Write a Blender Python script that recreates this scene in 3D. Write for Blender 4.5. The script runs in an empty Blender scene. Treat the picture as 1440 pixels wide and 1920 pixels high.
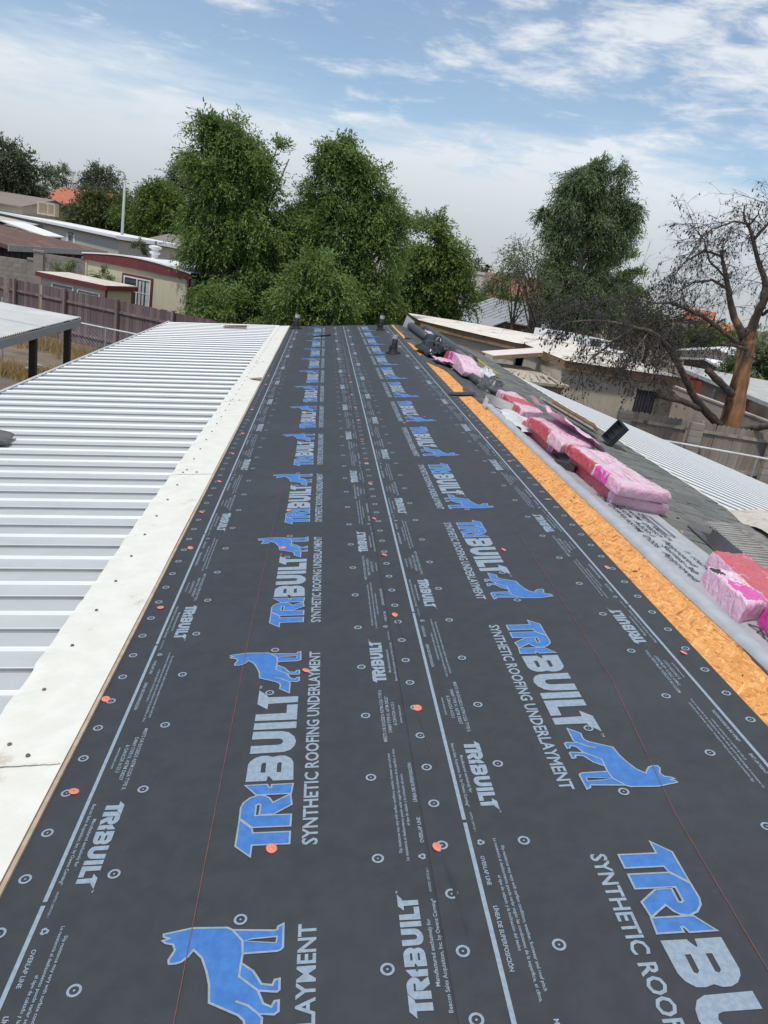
import bpy, math, random
import numpy as np
from mathutils import Vector, Matrix, noise
from mathutils.geometry import tessellate_polygon
rnd = random.Random(7); nrg = np.random.default_rng(5)
SC = bpy.context.scene; COL = SC.collection
R = math.radians
# ------------------------------------------------------------------ camera
CAM = np.array([0.0, 0.0, 4.55])
AX = np.array([[0.98495, 0.1273, 0.11692], [-0.07152, -0.31561, 0.94619], [0.15735, -0.94031, -0.30176]])
cd = bpy.data.cameras.new('camera'); cam = bpy.data.objects.new('camera', cd); COL.objects.link(cam)
cd.sensor_fit = 'VERTICAL'; cd.sensor_height = 36; cd.lens = 1442 / 1920 * 36; cd.clip_start = .05; cd.clip_end = 3000
m = Matrix.Identity(4)
for i in range(3):
    m[i][0] = AX[i][0]; m[i][1] = -AX[i][1]; m[i][2] = -AX[i][2]; m[i][3] = CAM[i]
cam.matrix_world = m; SC.camera = cam
def at(px, py, Y):                      # world point at forward distance Y along the sight line of a photo pixel (survey helper)
    v = AX @ np.array([px - 720, py - 960, 1442.0]); return Vector((CAM + v * (Y / v[1])).tolist())
# ------------------------------------------------------------------ light
SUN_AZ, SUN_EL = R(-140), R(64)
w = bpy.data.worlds.new('World'); SC.world = w; w.use_nodes = True
nt = w.node_tree; nt.nodes.clear()
def nd(t, typ, **kw):
    n = t.nodes.new(typ)
    for k, v in kw.items():
        if k in n.inputs.keys() if isinstance(k, str) else False: n.inputs[k].default_value = v
        else: setattr(n, k, v)
    return n
out = nd(nt, 'ShaderNodeOutputWorld'); bg = nd(nt, 'ShaderNodeBackground'); bg.inputs['Strength'].default_value = .122
sky = nd(nt, 'ShaderNodeTexSky', sky_type='NISHITA', sun_disc=False, sun_elevation=SUN_EL, sun_rotation=SUN_AZ, air_density=1.15, dust_density=.2, ozone_density=3.2, altitude=350)
tc = nd(nt, 'ShaderNodeTexCoord'); sx = nd(nt, 'ShaderNodeSeparateXYZ'); nt.links.new(tc.outputs['Generated'], sx.inputs[0])
def mth(op, a, b=None, c=None, t=nt, clamp=False):
    n = t.nodes.new('ShaderNodeMath'); n.operation = op; n.use_clamp = clamp
    for i, v in enumerate((a, b, c)):
        if v is None: continue
        if hasattr(v, 'node'): t.links.new(v, n.inputs[i])
        else: n.inputs[i].default_value = v
    return n.outputs[0]
def mpr(v, a, b, c=0., d=1., t=nt):
    n = t.nodes.new('ShaderNodeMapRange'); n.interpolation_type = 'SMOOTHSTEP'; t.links.new(v, n.inputs[0])
    for i, q in enumerate((a, b, c, d)): n.inputs[i + 1].default_value = q
    return n.outputs[0]
def skynoise(sc, loc, detail, rough, dist=.4):
    mp = nd(nt, 'ShaderNodeMapping'); nt.links.new(tc.outputs['Generated'], mp.inputs[0]); mp.inputs['Scale'].default_value = sc; mp.inputs['Location'].default_value = loc
    mp.inputs['Rotation'].default_value = (0, R(-5), 0)
    n = nd(nt, 'ShaderNodeTexNoise'); nt.links.new(mp.outputs[0], n.inputs['Vector'])
    n.inputs['Scale'].default_value = 1; n.inputs['Detail'].default_value = detail; n.inputs['Roughness'].default_value = rough; n.inputs['Distortion'].default_value = dist
    return n.outputs['Fac']
X, Yd, Z = sx.outputs
n1 = skynoise((3, 3, 20), (2.2, .4, 1.7), 6, .6, .15); n2 = skynoise((11, 11, 40), (5.1, 2, 3.3), 7, .62, .25); n3 = skynoise((2.2, 2.2, 6), (1.3, 7, .2), 3, .5, 0)
zz = mth('ADD', Z, mth('MULTIPLY', mth('SUBTRACT', n1, .5), -.22))
zz = mth('ADD', zz, mth('MULTIPLY', mth('SUBTRACT', n2, .5), -.06))
veil = mpr(zz, .095, .19, 1., 0.)
deck = mth('ADD', mth('ADD', mth('MULTIPLY', n2, .75), mth('MULTIPLY', n3, .45)), mth('MULTIPLY', mth('ADD', X, mth('MULTIPLY', Z, .8)), .22))
deck = mth('MULTIPLY', mpr(deck, .64, .86), mpr(Z, .07, .15))
cov = mth('MINIMUM', mth('ADD', mth('ADD', mth('MULTIPLY', veil, .86), mth('MULTIPLY', deck, .85)), mth('MULTIPLY', n1, .24)), .93)
mx = nd(nt, 'ShaderNodeMix', data_type='RGBA'); nt.links.new(cov, mx.inputs['Factor']); nt.links.new(sky.outputs[0], mx.inputs['A'])
cc = nd(nt, 'ShaderNodeMix', data_type='RGBA'); nt.links.new(mpr(Z, .0, .17), cc.inputs['Factor'])
cc.inputs['A'].default_value = (4.2, 4.5, 4.85, 1); cc.inputs['B'].default_value = (6.7, 7.05, 7.45, 1)
nt.links.new(cc.outputs['Result'], mx.inputs['B']); nt.links.new(mx.outputs['Result'], bg.inputs['Color']); nt.links.new(bg.outputs[0], out.inputs[0])
sd = bpy.data.lights.new('sun', 'SUN'); sd.energy = 3.0; sd.angle = R(5); sd.color = (1, .95, .88)
so = bpy.data.objects.new('sun', sd); COL.objects.link(so)
sv = Vector((math.sin(SUN_AZ) * math.cos(SUN_EL), math.cos(SUN_AZ) * math.cos(SUN_EL), math.sin(SUN_EL)))
so.rotation_euler = sv.to_track_quat('Z', 'Y').to_euler(); so.location = (0, 0, 30)
vs = SC.view_settings; vs.view_transform = 'Standard'; vs.look = 'None'; vs.exposure = 0.0; vs.gamma = 1; vs.use_curve_mapping = False
# ------------------------------------------------------------------ materials
MATS = {}
def mat(name, c1, c2=None, scale=6., rough=.7, bump=0., bscale=None, metal=0., stretch=(1, 1, 1), detail=5., lo=.35, hi=.65, spec=.5, third=None, tscale=2., tlo=.55, thi=.62):
    if name in MATS: return MATS[name]
    M = bpy.data.materials.new(name); M.use_nodes = True; t = M.node_tree; b = t.nodes['Principled BSDF']
    b.inputs['Roughness'].default_value = rough; b.inputs['Metallic'].default_value = metal; b.inputs['Specular IOR Level'].default_value = spec
    c2 = c2 or tuple(x * .8 for x in c1)
    co = nd(t, 'ShaderNodeTexCoord'); mp = nd(t, 'ShaderNodeMapping'); mp.inputs['Scale'].default_value = stretch; t.links.new(co.outputs['Object'], mp.inputs[0])
    n = nd(t, 'ShaderNodeTexNoise'); n.inputs['Scale'].default_value = scale; n.inputs['Detail'].default_value = detail; n.inputs['Roughness'].default_value = .6; t.links.new(mp.outputs[0], n.inputs['Vector'])
    x = nd(t, 'ShaderNodeMix', data_type='RGBA'); t.links.new(mpr(n.outputs['Fac'], lo, hi, t=t), x.inputs['Factor']); x.inputs['A'].default_value = (*c1, 1); x.inputs['B'].default_value = (*c2, 1)
    res = x.outputs['Result']
    if third:
        n2 = nd(t, 'ShaderNodeTexNoise'); n2.inputs['Scale'].default_value = tscale; n2.inputs['Detail'].default_value = 6; n2.inputs['Roughness'].default_value = .65; t.links.new(mp.outputs[0], n2.inputs['Vector'])
        y = nd(t, 'ShaderNodeMix', data_type='RGBA'); t.links.new(mpr(n2.outputs['Fac'], tlo, thi, t=t), y.inputs['Factor']); t.links.new(res, y.inputs['A']); y.inputs['B'].default_value = (*third, 1); res = y.outputs['Result']
    t.links.new(res, b.inputs['Base Color'])
    if bump:
        n3 = nd(t, 'ShaderNodeTexNoise'); n3.inputs['Scale'].default_value = bscale or scale; n3.inputs['Detail'].default_value = 4; t.links.new(mp.outputs[0], n3.inputs['Vector'])
        bp = nd(t, 'ShaderNodeBump'); bp.inputs['Strength'].default_value = bump; bp.inputs['Distance'].default_value = .02; t.links.new(n3.outputs['Fac'], bp.inputs['Height']); t.links.new(bp.outputs[0], b.inputs['Normal'])
    MATS[name] = M; return M
def osb_mat():
    M = bpy.data.materials.new('osb'); M.use_nodes = True; t = M.node_tree; b = t.nodes['Principled BSDF']; b.inputs['Roughness'].default_value = .8
    co = nd(t, 'ShaderNodeTexCoord'); prev = None
    for i, (rot, sc) in enumerate(((20, (20, 90, 20)), (-35, (22, 100, 20)), (75, (19, 84, 20)), (-70, (21, 95, 20)), (48, (18, 80, 20)))):
        mp = nd(t, 'ShaderNodeMapping', vector_type='TEXTURE'); mp.inputs['Rotation'].default_value = (0, 0, R(rot)); mp.inputs['Scale'].default_value = tuple(1 / q for q in sc); mp.inputs['Location'].default_value = (i * 3.7, i * 1.9, 0)
        t.links.new(co.outputs['Object'], mp.inputs[0])
        v = nd(t, 'ShaderNodeTexVoronoi'); v.inputs['Scale'].default_value = 1.; t.links.new(mp.outputs[0], v.inputs['Vector'])
        sp = nd(t, 'ShaderNodeSeparateColor'); t.links.new(v.outputs['Color'], sp.inputs[0])
        rp_ = nd(t, 'ShaderNodeValToRGB'); t.links.new(sp.outputs[0], rp_.inputs[0]); e = rp_.color_ramp.elements
        e[0].position = 0; e[0].color = (.36, .12, .03, 1); e[1].position = 1; e[1].color = (.74, .42, .16, 1)
        for p, c in ((.15, (.55, .22, .055, 1)), (.5, (.64, .29, .08, 1)), (.8, (.69, .34, .10, 1))): q = e.new(p); q.color = c
        if prev is None: prev = rp_.outputs[0]
        else:
            x = nd(t, 'ShaderNodeMix', data_type='RGBA'); t.links.new(mpr(sp.outputs[1], .6, .66, t=t), x.inputs['Factor']); t.links.new(prev, x.inputs['A']); t.links.new(rp_.outputs[0], x.inputs['B']); prev = x.outputs['Result']
    n = nd(t, 'ShaderNodeTexNoise'); n.inputs['Scale'].default_value = 5; n.inputs['Detail'].default_value = 6; t.links.new(co.outputs['Object'], n.inputs['Vector'])
    x = nd(t, 'ShaderNodeMix', data_type='RGBA'); t.links.new(mpr(n.outputs['Fac'], .6, .75, 0, .5, t=t), x.inputs['Factor']); t.links.new(prev, x.inputs['A']); x.inputs['B'].default_value = (.42, .17, .05, 1)
    t.links.new(x.outputs['Result'], b.inputs['Base Color']); return M
def leaf_mat(name, c1, c2, trans=.3):
    M = bpy.data.materials.new(name); M.use_nodes = True; t = M.node_tree; t.nodes.clear()
    o = nd(t, 'ShaderNodeOutputMaterial'); a = nd(t, 'ShaderNodeAttribute', attribute_name='v'); x = nd(t, 'ShaderNodeMix', data_type='RGBA'); t.links.new(a.outputs['Fac'], x.inputs['Factor'])
    x.inputs['A'].default_value = (*c1, 1); x.inputs['B'].default_value = (*c2, 1)
    d = nd(t, 'ShaderNodeBsdfPrincipled'); d.inputs['Roughness'].default_value = .55; d.inputs['Specular IOR Level'].default_value = .3; tr_ = nd(t, 'ShaderNodeBsdfTranslucent'); s = nd(t, 'ShaderNodeMixShader'); s.inputs[0].default_value = trans
    t.links.new(x.outputs['Result'], d.inputs['Base Color']); t.links.new(x.outputs['Result'], tr_.inputs['Color']); t.links.new(d.outputs[0], s.inputs[1]); t.links.new(tr_.outputs[0], s.inputs[2]); t.links.new(s.outputs[0], o.inputs[0]); return M
def glass(name, c=(.03, .035, .04)):
    M = mat(name, c, tuple(x * 1.5 for x in c), 2, .12); return M
# ------------------------------------------------------------------ mesh helpers
def link(name, me, parent=None, loc=None, rot=None, **tags):
    o = bpy.data.objects.new(name, me); COL.objects.link(o)
    if parent is not None: o.parent = parent
    if loc is not None: o.location = loc
    if rot is not None: o.rotation_euler = rot
    for k, v in tags.items():
        if v is not None: o[k] = v
    return o
def thing(name, label, category, loc=(0, 0, 0), rot=(0, 0, 0), group=None):
    o = link(name, None, None, loc, rot, label=label, category=category, group=group); o.empty_display_size = .2; return o
class MB:
    def __init__(s): s.v = []; s.f = []; s.m = []
    def add(s, vs_, fs, mi=0):
        k = len(s.v); s.v += [tuple(map(float, p)) for p in vs_]; s.f += [[k + i for i in f] for f in fs]; s.m += [mi] * len(fs); return s
    def box(s, x0, x1, y0, y1, z0, z1, mi=0, M=None):
        p = [Vector((x, y, z)) for z in (z0, z1) for y in (y0, y1) for x in (x0, x1)]
        if M is not None: p = [M @ q for q in p]
        return s.add(p, [(0, 2, 3, 1), (4, 5, 7, 6), (0, 1, 5, 4), (2, 6, 7, 3), (0, 4, 6, 2), (1, 3, 7, 5)], mi)
    def quad(s, a, b, c, d, mi=0): return s.add((a, b, c, d), [(0, 1, 2, 3)], mi)
    def hexa(s, bot, top, mi=0):           # 4 bottom + 4 top points (ccw)
        return s.add(list(bot) + list(top), [(3, 2, 1, 0), (4, 5, 6, 7), (0, 1, 5, 4), (1, 2, 6, 5), (2, 3, 7, 6), (3, 0, 4, 7)], mi)
    def tube(s, pts, rad, n=6, mi=0, cap=True):
        pts = [Vector(p) for p in pts]; rad = rad if hasattr(rad, '__len__') else [rad] * len(pts); rings = []; u = None
        for i, p in enumerate(pts):
            d = (pts[min(i + 1, len(pts) - 1)] - pts[max(i - 1, 0)]); d = d.normalized() if d.length > 1e-9 else Vector((0, 0, 1))
            if u is None: u = d.orthogonal().normalized()
            else: u = (u - d * u.dot(d)); u = u.normalized() if u.length > 1e-6 else d.orthogonal().normalized()
            v = d.cross(u); rings.append([p + (u * math.cos(a) + v * math.sin(a)) * rad[i] for a in [2 * math.pi * j / n for j in range(n)]])
        fs = [(i * n + j, i * n + (j + 1) % n, (i + 1) * n + (j + 1) % n, (i + 1) * n + j) for i in range(len(pts) - 1) for j in range(n)]
        if cap: fs += [tuple(range(n))[::-1], tuple(range((len(pts) - 1) * n, len(pts) * n))]
        return s.add([q for r_ in rings for q in r_], fs, mi)
    def lathe(s, prof, n=16, c=(0, 0, 0), mi=0):
        vs_ = [(c[0] + r_ * math.cos(2 * math.pi * j / n), c[1] + r_ * math.sin(2 * math.pi * j / n), c[2] + z) for r_, z in prof for j in range(n)]
        fs = [(i * n + j, i * n + (j + 1) % n, (i + 1) * n + (j + 1) % n, (i + 1) * n + j) for i in range(len(prof) - 1) for j in range(n)]
        fs += [tuple(range(n))[::-1], tuple(range((len(prof) - 1) * n, len(prof) * n))]; return s.add(vs_, fs, mi)
    def poly(s, loops, z=0., mi=0):        # filled flat polygon with holes
        ls = [[Vector((x, y, z)) for x, y in l] for l in loops]; flat = [p for l in ls for p in l]
        tri = tessellate_polygon(ls); out_ = []
        for t in tri:
            a, b, c = [flat[i] for i in t]; out_.append(t if (b - a).cross(c - a).z > 0 else t[::-1])
        return s.add(flat, out_, mi)
    def stroke(s, pts, wd, z=0., mi=0, closed=False):      # mitred ribbon, no overlapping faces
        P = [Vector((x, y)) for x, y in pts]; P = [p for i, p in enumerate(P) if i == 0 or (p - P[i - 1]).length > 1e-6]; n = len(P); k = len(s.v)
        for i in range(n):
            d0 = (P[i] - P[i - 1]).normalized() if (closed or i > 0) else (P[1] - P[0]).normalized()
            d1 = (P[(i + 1) % n] - P[i]).normalized() if (closed or i < n - 1) else d0
            n0, n1 = Vector((-d0.y, d0.x)), Vector((-d1.y, d1.x)); mt = n0 + n1
            if mt.length < 1e-3: mt = n0.copy()
            mt.normalize(); L_ = wd / 2 / max(.45, mt.dot(n0)); s.v += [(*(P[i] - mt * L_), z), (*(P[i] + mt * L_), z)]
        for i in range(n if closed else n - 1):
            j = (i + 1) % n; s.f.append([k + 2 * i, k + 2 * j, k + 2 * j + 1, k + 2 * i + 1]); s.m.append(mi)
        return s
    def mesh(s, mats, name='mesh', smooth=False):
        me = bpy.data.meshes.new(name); me.from_pydata(s.v, [], s.f)
        for q in (mats if isinstance(mats, (list, tuple)) else [mats]): me.materials.append(q)
        me.polygons.foreach_set('material_index', s.m)
        if smooth: me.polygons.foreach_set('use_smooth', [True] * len(s.f))
        me.update(); return me
    def build(s, name, mats, parent=None, loc=None, rot=None, smooth=False, **tags):
        return link(name, s.mesh(mats, name, smooth), parent, loc, rot, **tags)
def grid_mesh(nx, ny, fn, mats, name='sheet', smooth=True, mfn=None, thick=0.):
    vs_ = [fn(i / nx, j / ny) for j in range(ny + 1) for i in range(nx + 1)]
    fs = [(j * (nx + 1) + i, j * (nx + 1) + i + 1, (j + 1) * (nx + 1) + i + 1, (j + 1) * (nx + 1) + i) for j in range(ny) for i in range(nx)]
    b = MB(); b.add(vs_, fs)
    if mfn: b.m = [mfn((k % nx + .5) / nx, (k // nx + .5) / ny) for k in range(len(fs))]
    return b.mesh(mats, name, smooth)
def nz(x, y=0., z=0.): return noise.noise(Vector((x, y, z)))
TXT = {}
def text_polys(txt, bold=.0):
    k = (txt, bold)
    if k not in TXT:
        c = bpy.data.curves.new('text', 'FONT'); c.body = txt; c.resolution_u = 2; c.offset = bold; c.fill_mode = 'FRONT' if False else 'BOTH'
        o = bpy.data.objects.new('text', c); COL.objects.link(o); dg = bpy.context.evaluated_depsgraph_get(); me = bpy.data.meshes.new_from_object(o.evaluated_get(dg))
        v = np.empty(len(me.vertices) * 3); me.vertices.foreach_get('co', v); v = v.reshape(-1, 3); f = [tuple(p.vertices) for p in me.polygons]
        bpy.data.objects.remove(o); bpy.data.curves.remove(c); bpy.data.meshes.remove(me); TXT[k] = (v, f)
    return TXT[k]
def put_text(b, txt, u0, u1, v0, cap, z=0., mi=0, bold=.012, flip=1):
    v, f = text_polys(txt, bold); x0, x1 = v[:, 0].min(), v[:, 0].max()
    q = [((p[0] - x0) / (x1 - x0) * (u1 - u0) + u0, v0 + p[1] / .70 * cap, z) for p in v]; b.add(q, f, mi)
# ------------------------------------------------------------------ roof frames
SL = R(9.46); D = 1.5304; TR = 1.62
Nn = Vector((-math.sin(SL), 0, math.cos(SL))); Tt = Vector((math.cos(SL), 0, math.sin(SL)))
O1 = Vector((0, 0, 4.55)) - Nn * D
RID = O1 + Tt * TR
def LW(t, y, h=0): return O1 + Tt * t + Vector((0, y, 0)) + Nn * h
N2 = Vector((math.sin(SL), 0, math.cos(SL))); T2 = Vector((math.cos(SL), 0, -math.sin(SL)))
def RW(s_, y, h=0): return RID + T2 * s_ + Vector((0, y, 0)) + N2 * h
ROT_L = (0, -SL, 0); ROT_R = (0, SL, 0)
YE = 18.15
# materials used below
sheet_m = mat('underlayment', (.035, .038, .043), (.042, .0455, .051), 14, .58, .10, 260, third=(.05, .0545, .061), tscale=1.3, tlo=.45, thi=.8, spec=.35)
def add_bump(M, sc, st, dist, strength):
    t = M.node_tree; b_ = t.nodes['Principled BSDF']; co = nd(t, 'ShaderNodeTexCoord'); mp = nd(t, 'ShaderNodeMapping'); mp.inputs['Scale'].default_value = st; t.links.new(co.outputs['Object'], mp.inputs[0])
    n = nd(t, 'ShaderNodeTexNoise'); n.inputs['Scale'].default_value = sc; n.inputs['Detail'].default_value = 3; t.links.new(mp.outputs[0], n.inputs['Vector']); bp = nd(t, 'ShaderNodeBump'); bp.inputs['Strength'].default_value = strength; bp.inputs['Distance'].default_value = dist
    t.links.new(n.outputs['Fac'], bp.inputs['Height']); old = b_.inputs['Normal'].links
    if old: t.links.new(old[0].from_socket, bp.inputs['Normal'])
    t.links.new(bp.outputs[0], b_.inputs['Normal'])
add_bump(sheet_m, 2.2, (1.6, .5, 1), .03, .35)
def add_crinkle(M, sc, strength):
    t = M.node_tree; b_ = t.nodes['Principled BSDF']; co = nd(t, 'ShaderNodeTexCoord'); prev = b_.inputs['Normal'].links[0].from_socket if b_.inputs['Normal'].links else None
    for k, q in enumerate((sc, sc * 2.3)):
        nn = nd(t, 'ShaderNodeTexNoise'); nn.inputs['Scale'].default_value = q * .5; t.links.new(co.outputs['Object'], nn.inputs['Vector']); ad = nd(t, 'ShaderNodeVectorMath', operation='MULTIPLY_ADD'); t.links.new(nn.outputs['Color'], ad.inputs[0]); ad.inputs[1].default_value = (.25, .25, .25); t.links.new(co.outputs['Object'], ad.inputs[2])
        v = nd(t, 'ShaderNodeTexVoronoi', feature='DISTANCE_TO_EDGE'); v.inputs['Scale'].default_value = q; t.links.new(ad.outputs[0], v.inputs['Vector'])
        bp = nd(t, 'ShaderNodeBump'); bp.inputs['Strength'].default_value = strength * (1 if k == 0 else .6); bp.inputs['Distance'].default_value = .03 / (k + 1); t.links.new(v.outputs['Distance'], bp.inputs['Height'])
        if prev is not None: t.links.new(prev, bp.inputs['Normal'])
        prev = bp.outputs[0]
    t.links.new(prev, b_.inputs['Normal'])
print_m = mat('print_grey', (.27, .33, .39), (.21, .27, .33), 60, .6); blue_m = mat('print_blue', (.038, .140, .385), (.052, .175, .46), 28, .6)
osb_m = osb_mat()
white_m = mat('white_metal', (.465, .485, .485), (.43, .45, .45), 3, .5, third=(.38, .395, .39), tscale=1.6, tlo=.55, thi=.8, spec=.3)
cream_m = mat('cream_coating', (.70, .69, .63), (.65, .64, .575), 8, .6, .1, 40, third=(.52, .47, .37), tscale=4, tlo=.63, thi=.72)
tan_m = mat('tan_trim', (.46, .37, .28), (.38, .29, .21), 20, .8)
shing_ms = [mat('shingle_a', (.175, .178, .166), (.11, .113, .106), 90, .95, .5, 160), mat('shingle_b', (.20, .20, .186), (.13, .131, .122), 90, .95, .5, 160), mat('shingle_c', (.15, .154, .147), (.095, .098, .094), 90, .95, .5, 160)]
black_m = mat('black_rubber', (.012, .012, .014), (.022, .022, .024), 20, .55); char_m = mat('charred', (.012, .011, .011), (.03, .027, .025), 12, .9, .4)
felt_m = mat('old_felt', (.075, .077, .078), (.05, .051, .052), 12, .9, .3, 40, third=(.12, .12, .115), tscale=5)
orange_m = mat('orange_plastic', (.80, .22, .14), (.76, .18, .12), 30, .45); steel_m = mat('nail_steel', (.5, .5, .5), (.35, .35, .35), 30, .4, metal=.8)
chalk_m = mat('red_chalk', (.22, .07, .06), (.10, .065, .065), 25, .9)
silver_m = mat('silver_film', (.40, .42, .435), (.34, .36, .375), 9, .5, .25, 14, third=(.30, .31, .32), tscale=6, tlo=.6, thi=.75); ink_m = mat('black_ink', (.03, .03, .032), (.05, .05, .05), 30, .7)
# ------------------------------------------------------------------ ground
dirt_m = mat('dirt', (.115, .088, .07), (.15, .118, .095), 1.2, .95, .5, 8, third=(.21, .16, .11), tscale=.25, tlo=.48, thi=.62)
b = MB(); n = 40
ground = link('ground', grid_mesh(60, 60, lambda u, v: (-700 + 1400 * u, -300 + 1700 * v, 0), dirt_m), kind='structure')
# ------------------------------------------------------------------ our home
wall_m = mat('home_wall', (.55, .52, .46), (.5, .47, .42), 4, .8)
home = thing('mobile_home', 'low gabled home with its roof half stripped, seen from on top', 'home', (RID.x, 0, 0))
xl, xr = LW(-1.0, 0).x - RID.x, RW(1.95, 0).x - RID.x; zl = LW(-1.0, 0).z - .12; zr = RW(1.95, 0).z - .14
mb = MB(); th = .1
mb.box(xl, xl + th, -1.4, YE - .25, 0, zl); mb.box(xr - th, xr, -1.4, YE - .25, 0, zr)
for y in (-1.4, YE - .25 - th):
    mb.add([(xl + th, y, 0), (xr - th, y, 0), (xr - th, y, zr), (0, y, RID.z - .14), (xl + th, y, zl), (xl + th, y + th, 0), (xr - th, y + th, 0), (xr - th, y + th, zr), (0, y + th, RID.z - .14), (xl + th, y + th, zl)], [(0, 1, 2, 3, 4), (9, 8, 7, 6, 5), (0, 5, 6, 1), (1, 6, 7, 2), (2, 7, 8, 3), (3, 8, 9, 4), (4, 9, 5, 0)])
mb.build('wall', wall_m, home)
def Lh(name, me, o=home, **k): return link(name, me, o, O1 - home.location, ROT_L, **k)     # mesh in left-slope coordinates (t, y, h)
def Rh(name, me, o=home, **k): return link(name, me, o, RID - home.location, ROT_R, **k)    # mesh in right-slope coordinates (s, y, h)
for y0 in np.arange(-1.6, YE - .1, 2.44):        # deck boards, one sheet of chipboard each
    y1 = min(y0 + 2.436, YE)
    Lh('deck_board', MB().box(-1.02, TR - .004, y0, y1, -.028, -.012).mesh(osb_m)); Rh('deck_board', MB().box(.0, 1.96, y0, y1, -.028, -.012).mesh(osb_m))
# exposed chipboard band along the ridge, flush with the sheets beside it
for y0 in np.arange(-1.6, YE - .1, 2.44):
    y1 = min(y0 + 2.436, YE)
    Lh('ridge_board', MB().box(1.40, TR - .001, y0, y1, -.0115, -.002).mesh(osb_m)); Rh('ridge_board', MB().box(.001, .16, y0, y1, -.0115, -.002).mesh(osb_m))
# old felt with a torn edge along the far ridge
tb = [(8.2, 1.66), (8.75, 1.60), (8.9, 1.56), (9.3, 1.62), (10.2, 1.64), (10.95, 1.58), (11.4, 1.5), (11.8, 1.43), (12.15, 1.41), (12.4, 1.47), (12.9, 1.57), (13.6, 1.55), (14.2, 1.5), (14.6, 1.455), (15.0, 1.47), (15.6, 1.52), (16.6, 1.505), (17.4, 1.5), (18.12, 1.52)]
ys = [8.2 + i * .06 for i in range(int((18.12 - 8.2) / .06) + 1)]
edge = [(float(np.interp(y, [p[0] for p in tb], [p[1] for p in tb])) + .018 * nz(y * 6) + .012 * nz(y * 19), y) for y in ys]
edge = [(min(t, TR - .004), y) for t, y in edge]
Lh('torn_felt', MB().poly([edge + [(TR - .002, 18.12), (TR - .002, 8.2)]], .003).mesh(felt_m), label='torn dark felt left along the far ridge')
Rh('torn_felt', MB().poly([[(.002, 8.2), (.3, 8.2), (.3, 18.12), (.002, 18.12)]], .004).mesh(felt_m))
near = [(.12, 1.0), (.12, 3.1)] + [(.075 - .06 * max(0, min(1, (3.0 - y) / .6)) + .012 * nz(y * 14), y) for y in np.arange(3.1, 1.0, -.05)]
Rh('torn_felt', MB().poly([near], .003).mesh(felt_m))
# shingles on the right slope
var = []
for k in range(9):
    L_ = (.13, .19, .27)[k % 3]; bb = MB(); j = .009
    bb.add([(-.10, 0, .001), (.145, 0, .009), (.145, L_ - j, .009), (-.10, L_ - j, .001), (.145, 0, .0), (.145, L_ - j, .0), (-.10, 0, -.001), (-.10, L_ - j, -.001)], [(0, 1, 2, 3), (1, 4, 5, 2), (0, 6, 4, 1), (3, 2, 5, 7)])
    var.append((L_, bb.mesh(shing_ms[k // 3])))
tabs = []; s0 = 1.96 - .145
while s0 > .26:
    y = -1.5 + rnd.random() * .3
    while y < YE - .42:
        k = rnd.randrange(9); h = rnd.choice((.0, .002, .006)); tabs.append((s0, y, h, k)); y += var[k][0]
    s0 -= .145
def seen(t): return 3.0 < t[1]
near_t = sorted([t for t in tabs if t[1] > 3.2 and t[0] > .3], key=lambda t: t[1])[:290]; ns = set(near_t)
rest = MB()
for t in tabs:
    if t in ns:
        o = Rh('shingle', var[t[3]][1]); o.location = RID - home.location + T2 * t[0] + Vector((0, t[1], 0)) + N2 * t[2]
    else:
        src = var[t[3]][1]; rest.add([(v.co.x + t[0], v.co.y + t[1], v.co.z + t[2]) for v in src.vertices], [tuple(p.vertices) for p in src.polygons], t[3] // 3)
Rh('shingles', rest.mesh(shing_ms), kind='stuff')
# cream flashing between the slope and the left cover
joints = [-1.5, 2.12, 5.53, 8.53, 11.83, 15.1, YE]; scr = MB()
for j0, j1 in zip(joints[:-1], joints[1:]):
    n = int((j1 - j0) / .05); bb = MB(); top = []; lft = []
    for i in range(n + 1):
        y = j0 + (j1 - j0 - .001) * i / n; wv = -1.185 + .004 * math.sin(y / .335 * 2 * math.pi + .7) + .008 * nz(y * 2.1) + .007 * nz(y * 11) + .005 * nz(y * 31)
        zz_ = lambda t, y=y: .012 + .004 * nz(t * 4, y * 1.5) if t > -1.12 else .011 + .005 * math.sin(y / .335 * 2 * math.pi)
        for t in (-.878, -.95, -1.03, -1.11, wv): bb.v.append((t, y, zz_(t)))
        bb.v.append((wv, y, zz_(wv) - .012)); bb.v.append((-.878, y, -.012))
    for i in range(n):
        for q in range(5):
            a = i * 7 + q; bb.f.append([a + 1, a, a + 7, a + 8]); bb.m.append(0)
        a = i * 7; bb.f.append([a, a + 6, a + 13, a + 7]); bb.m.append(1)
    Lh('flashing_strip', bb.mesh([cream_m, tan_m], smooth=False))
    y = j0 + .12
    while y < j1: scr.lathe([(.0075, 0), (.0075, .004), (.004, .007)], 8, (-1.085 + .01 * nz(y), y, .0125 + .004 * nz(-1.085 * 4, y * 1.5))); y += .335
    for t in (-1.0, -1.1): scr.lathe([(.0075, 0), (.0075, .004), (.004, .007)], 8, (t, j0 + .05, .014))
Lh('screw_heads', scr.mesh(mat('screw', (.14, .11, .09))), kind='stuff')
Lh('edge_trim', MB().box(-.8765, -.864, -1.5, YE, -.012, .0085).mesh(tan_m))
for yy in (2.12, 5.53, 8.53, 11.83): Lh('seam_sealant', MB().poly([[(-.885 - .3 * i / 20, yy - .006 - .004 * nz(i * .8, yy)) for i in range(21)] + [(-1.185 + .3 * i / 20, yy + .004 + .004 * nz(i * .9, yy, 3)) for i in range(21)]], .0185).mesh(mat('seam_dirt', (.62, .61, .55), (.40, .34, .28), 30, .9, lo=.5, hi=.75)))
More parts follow.
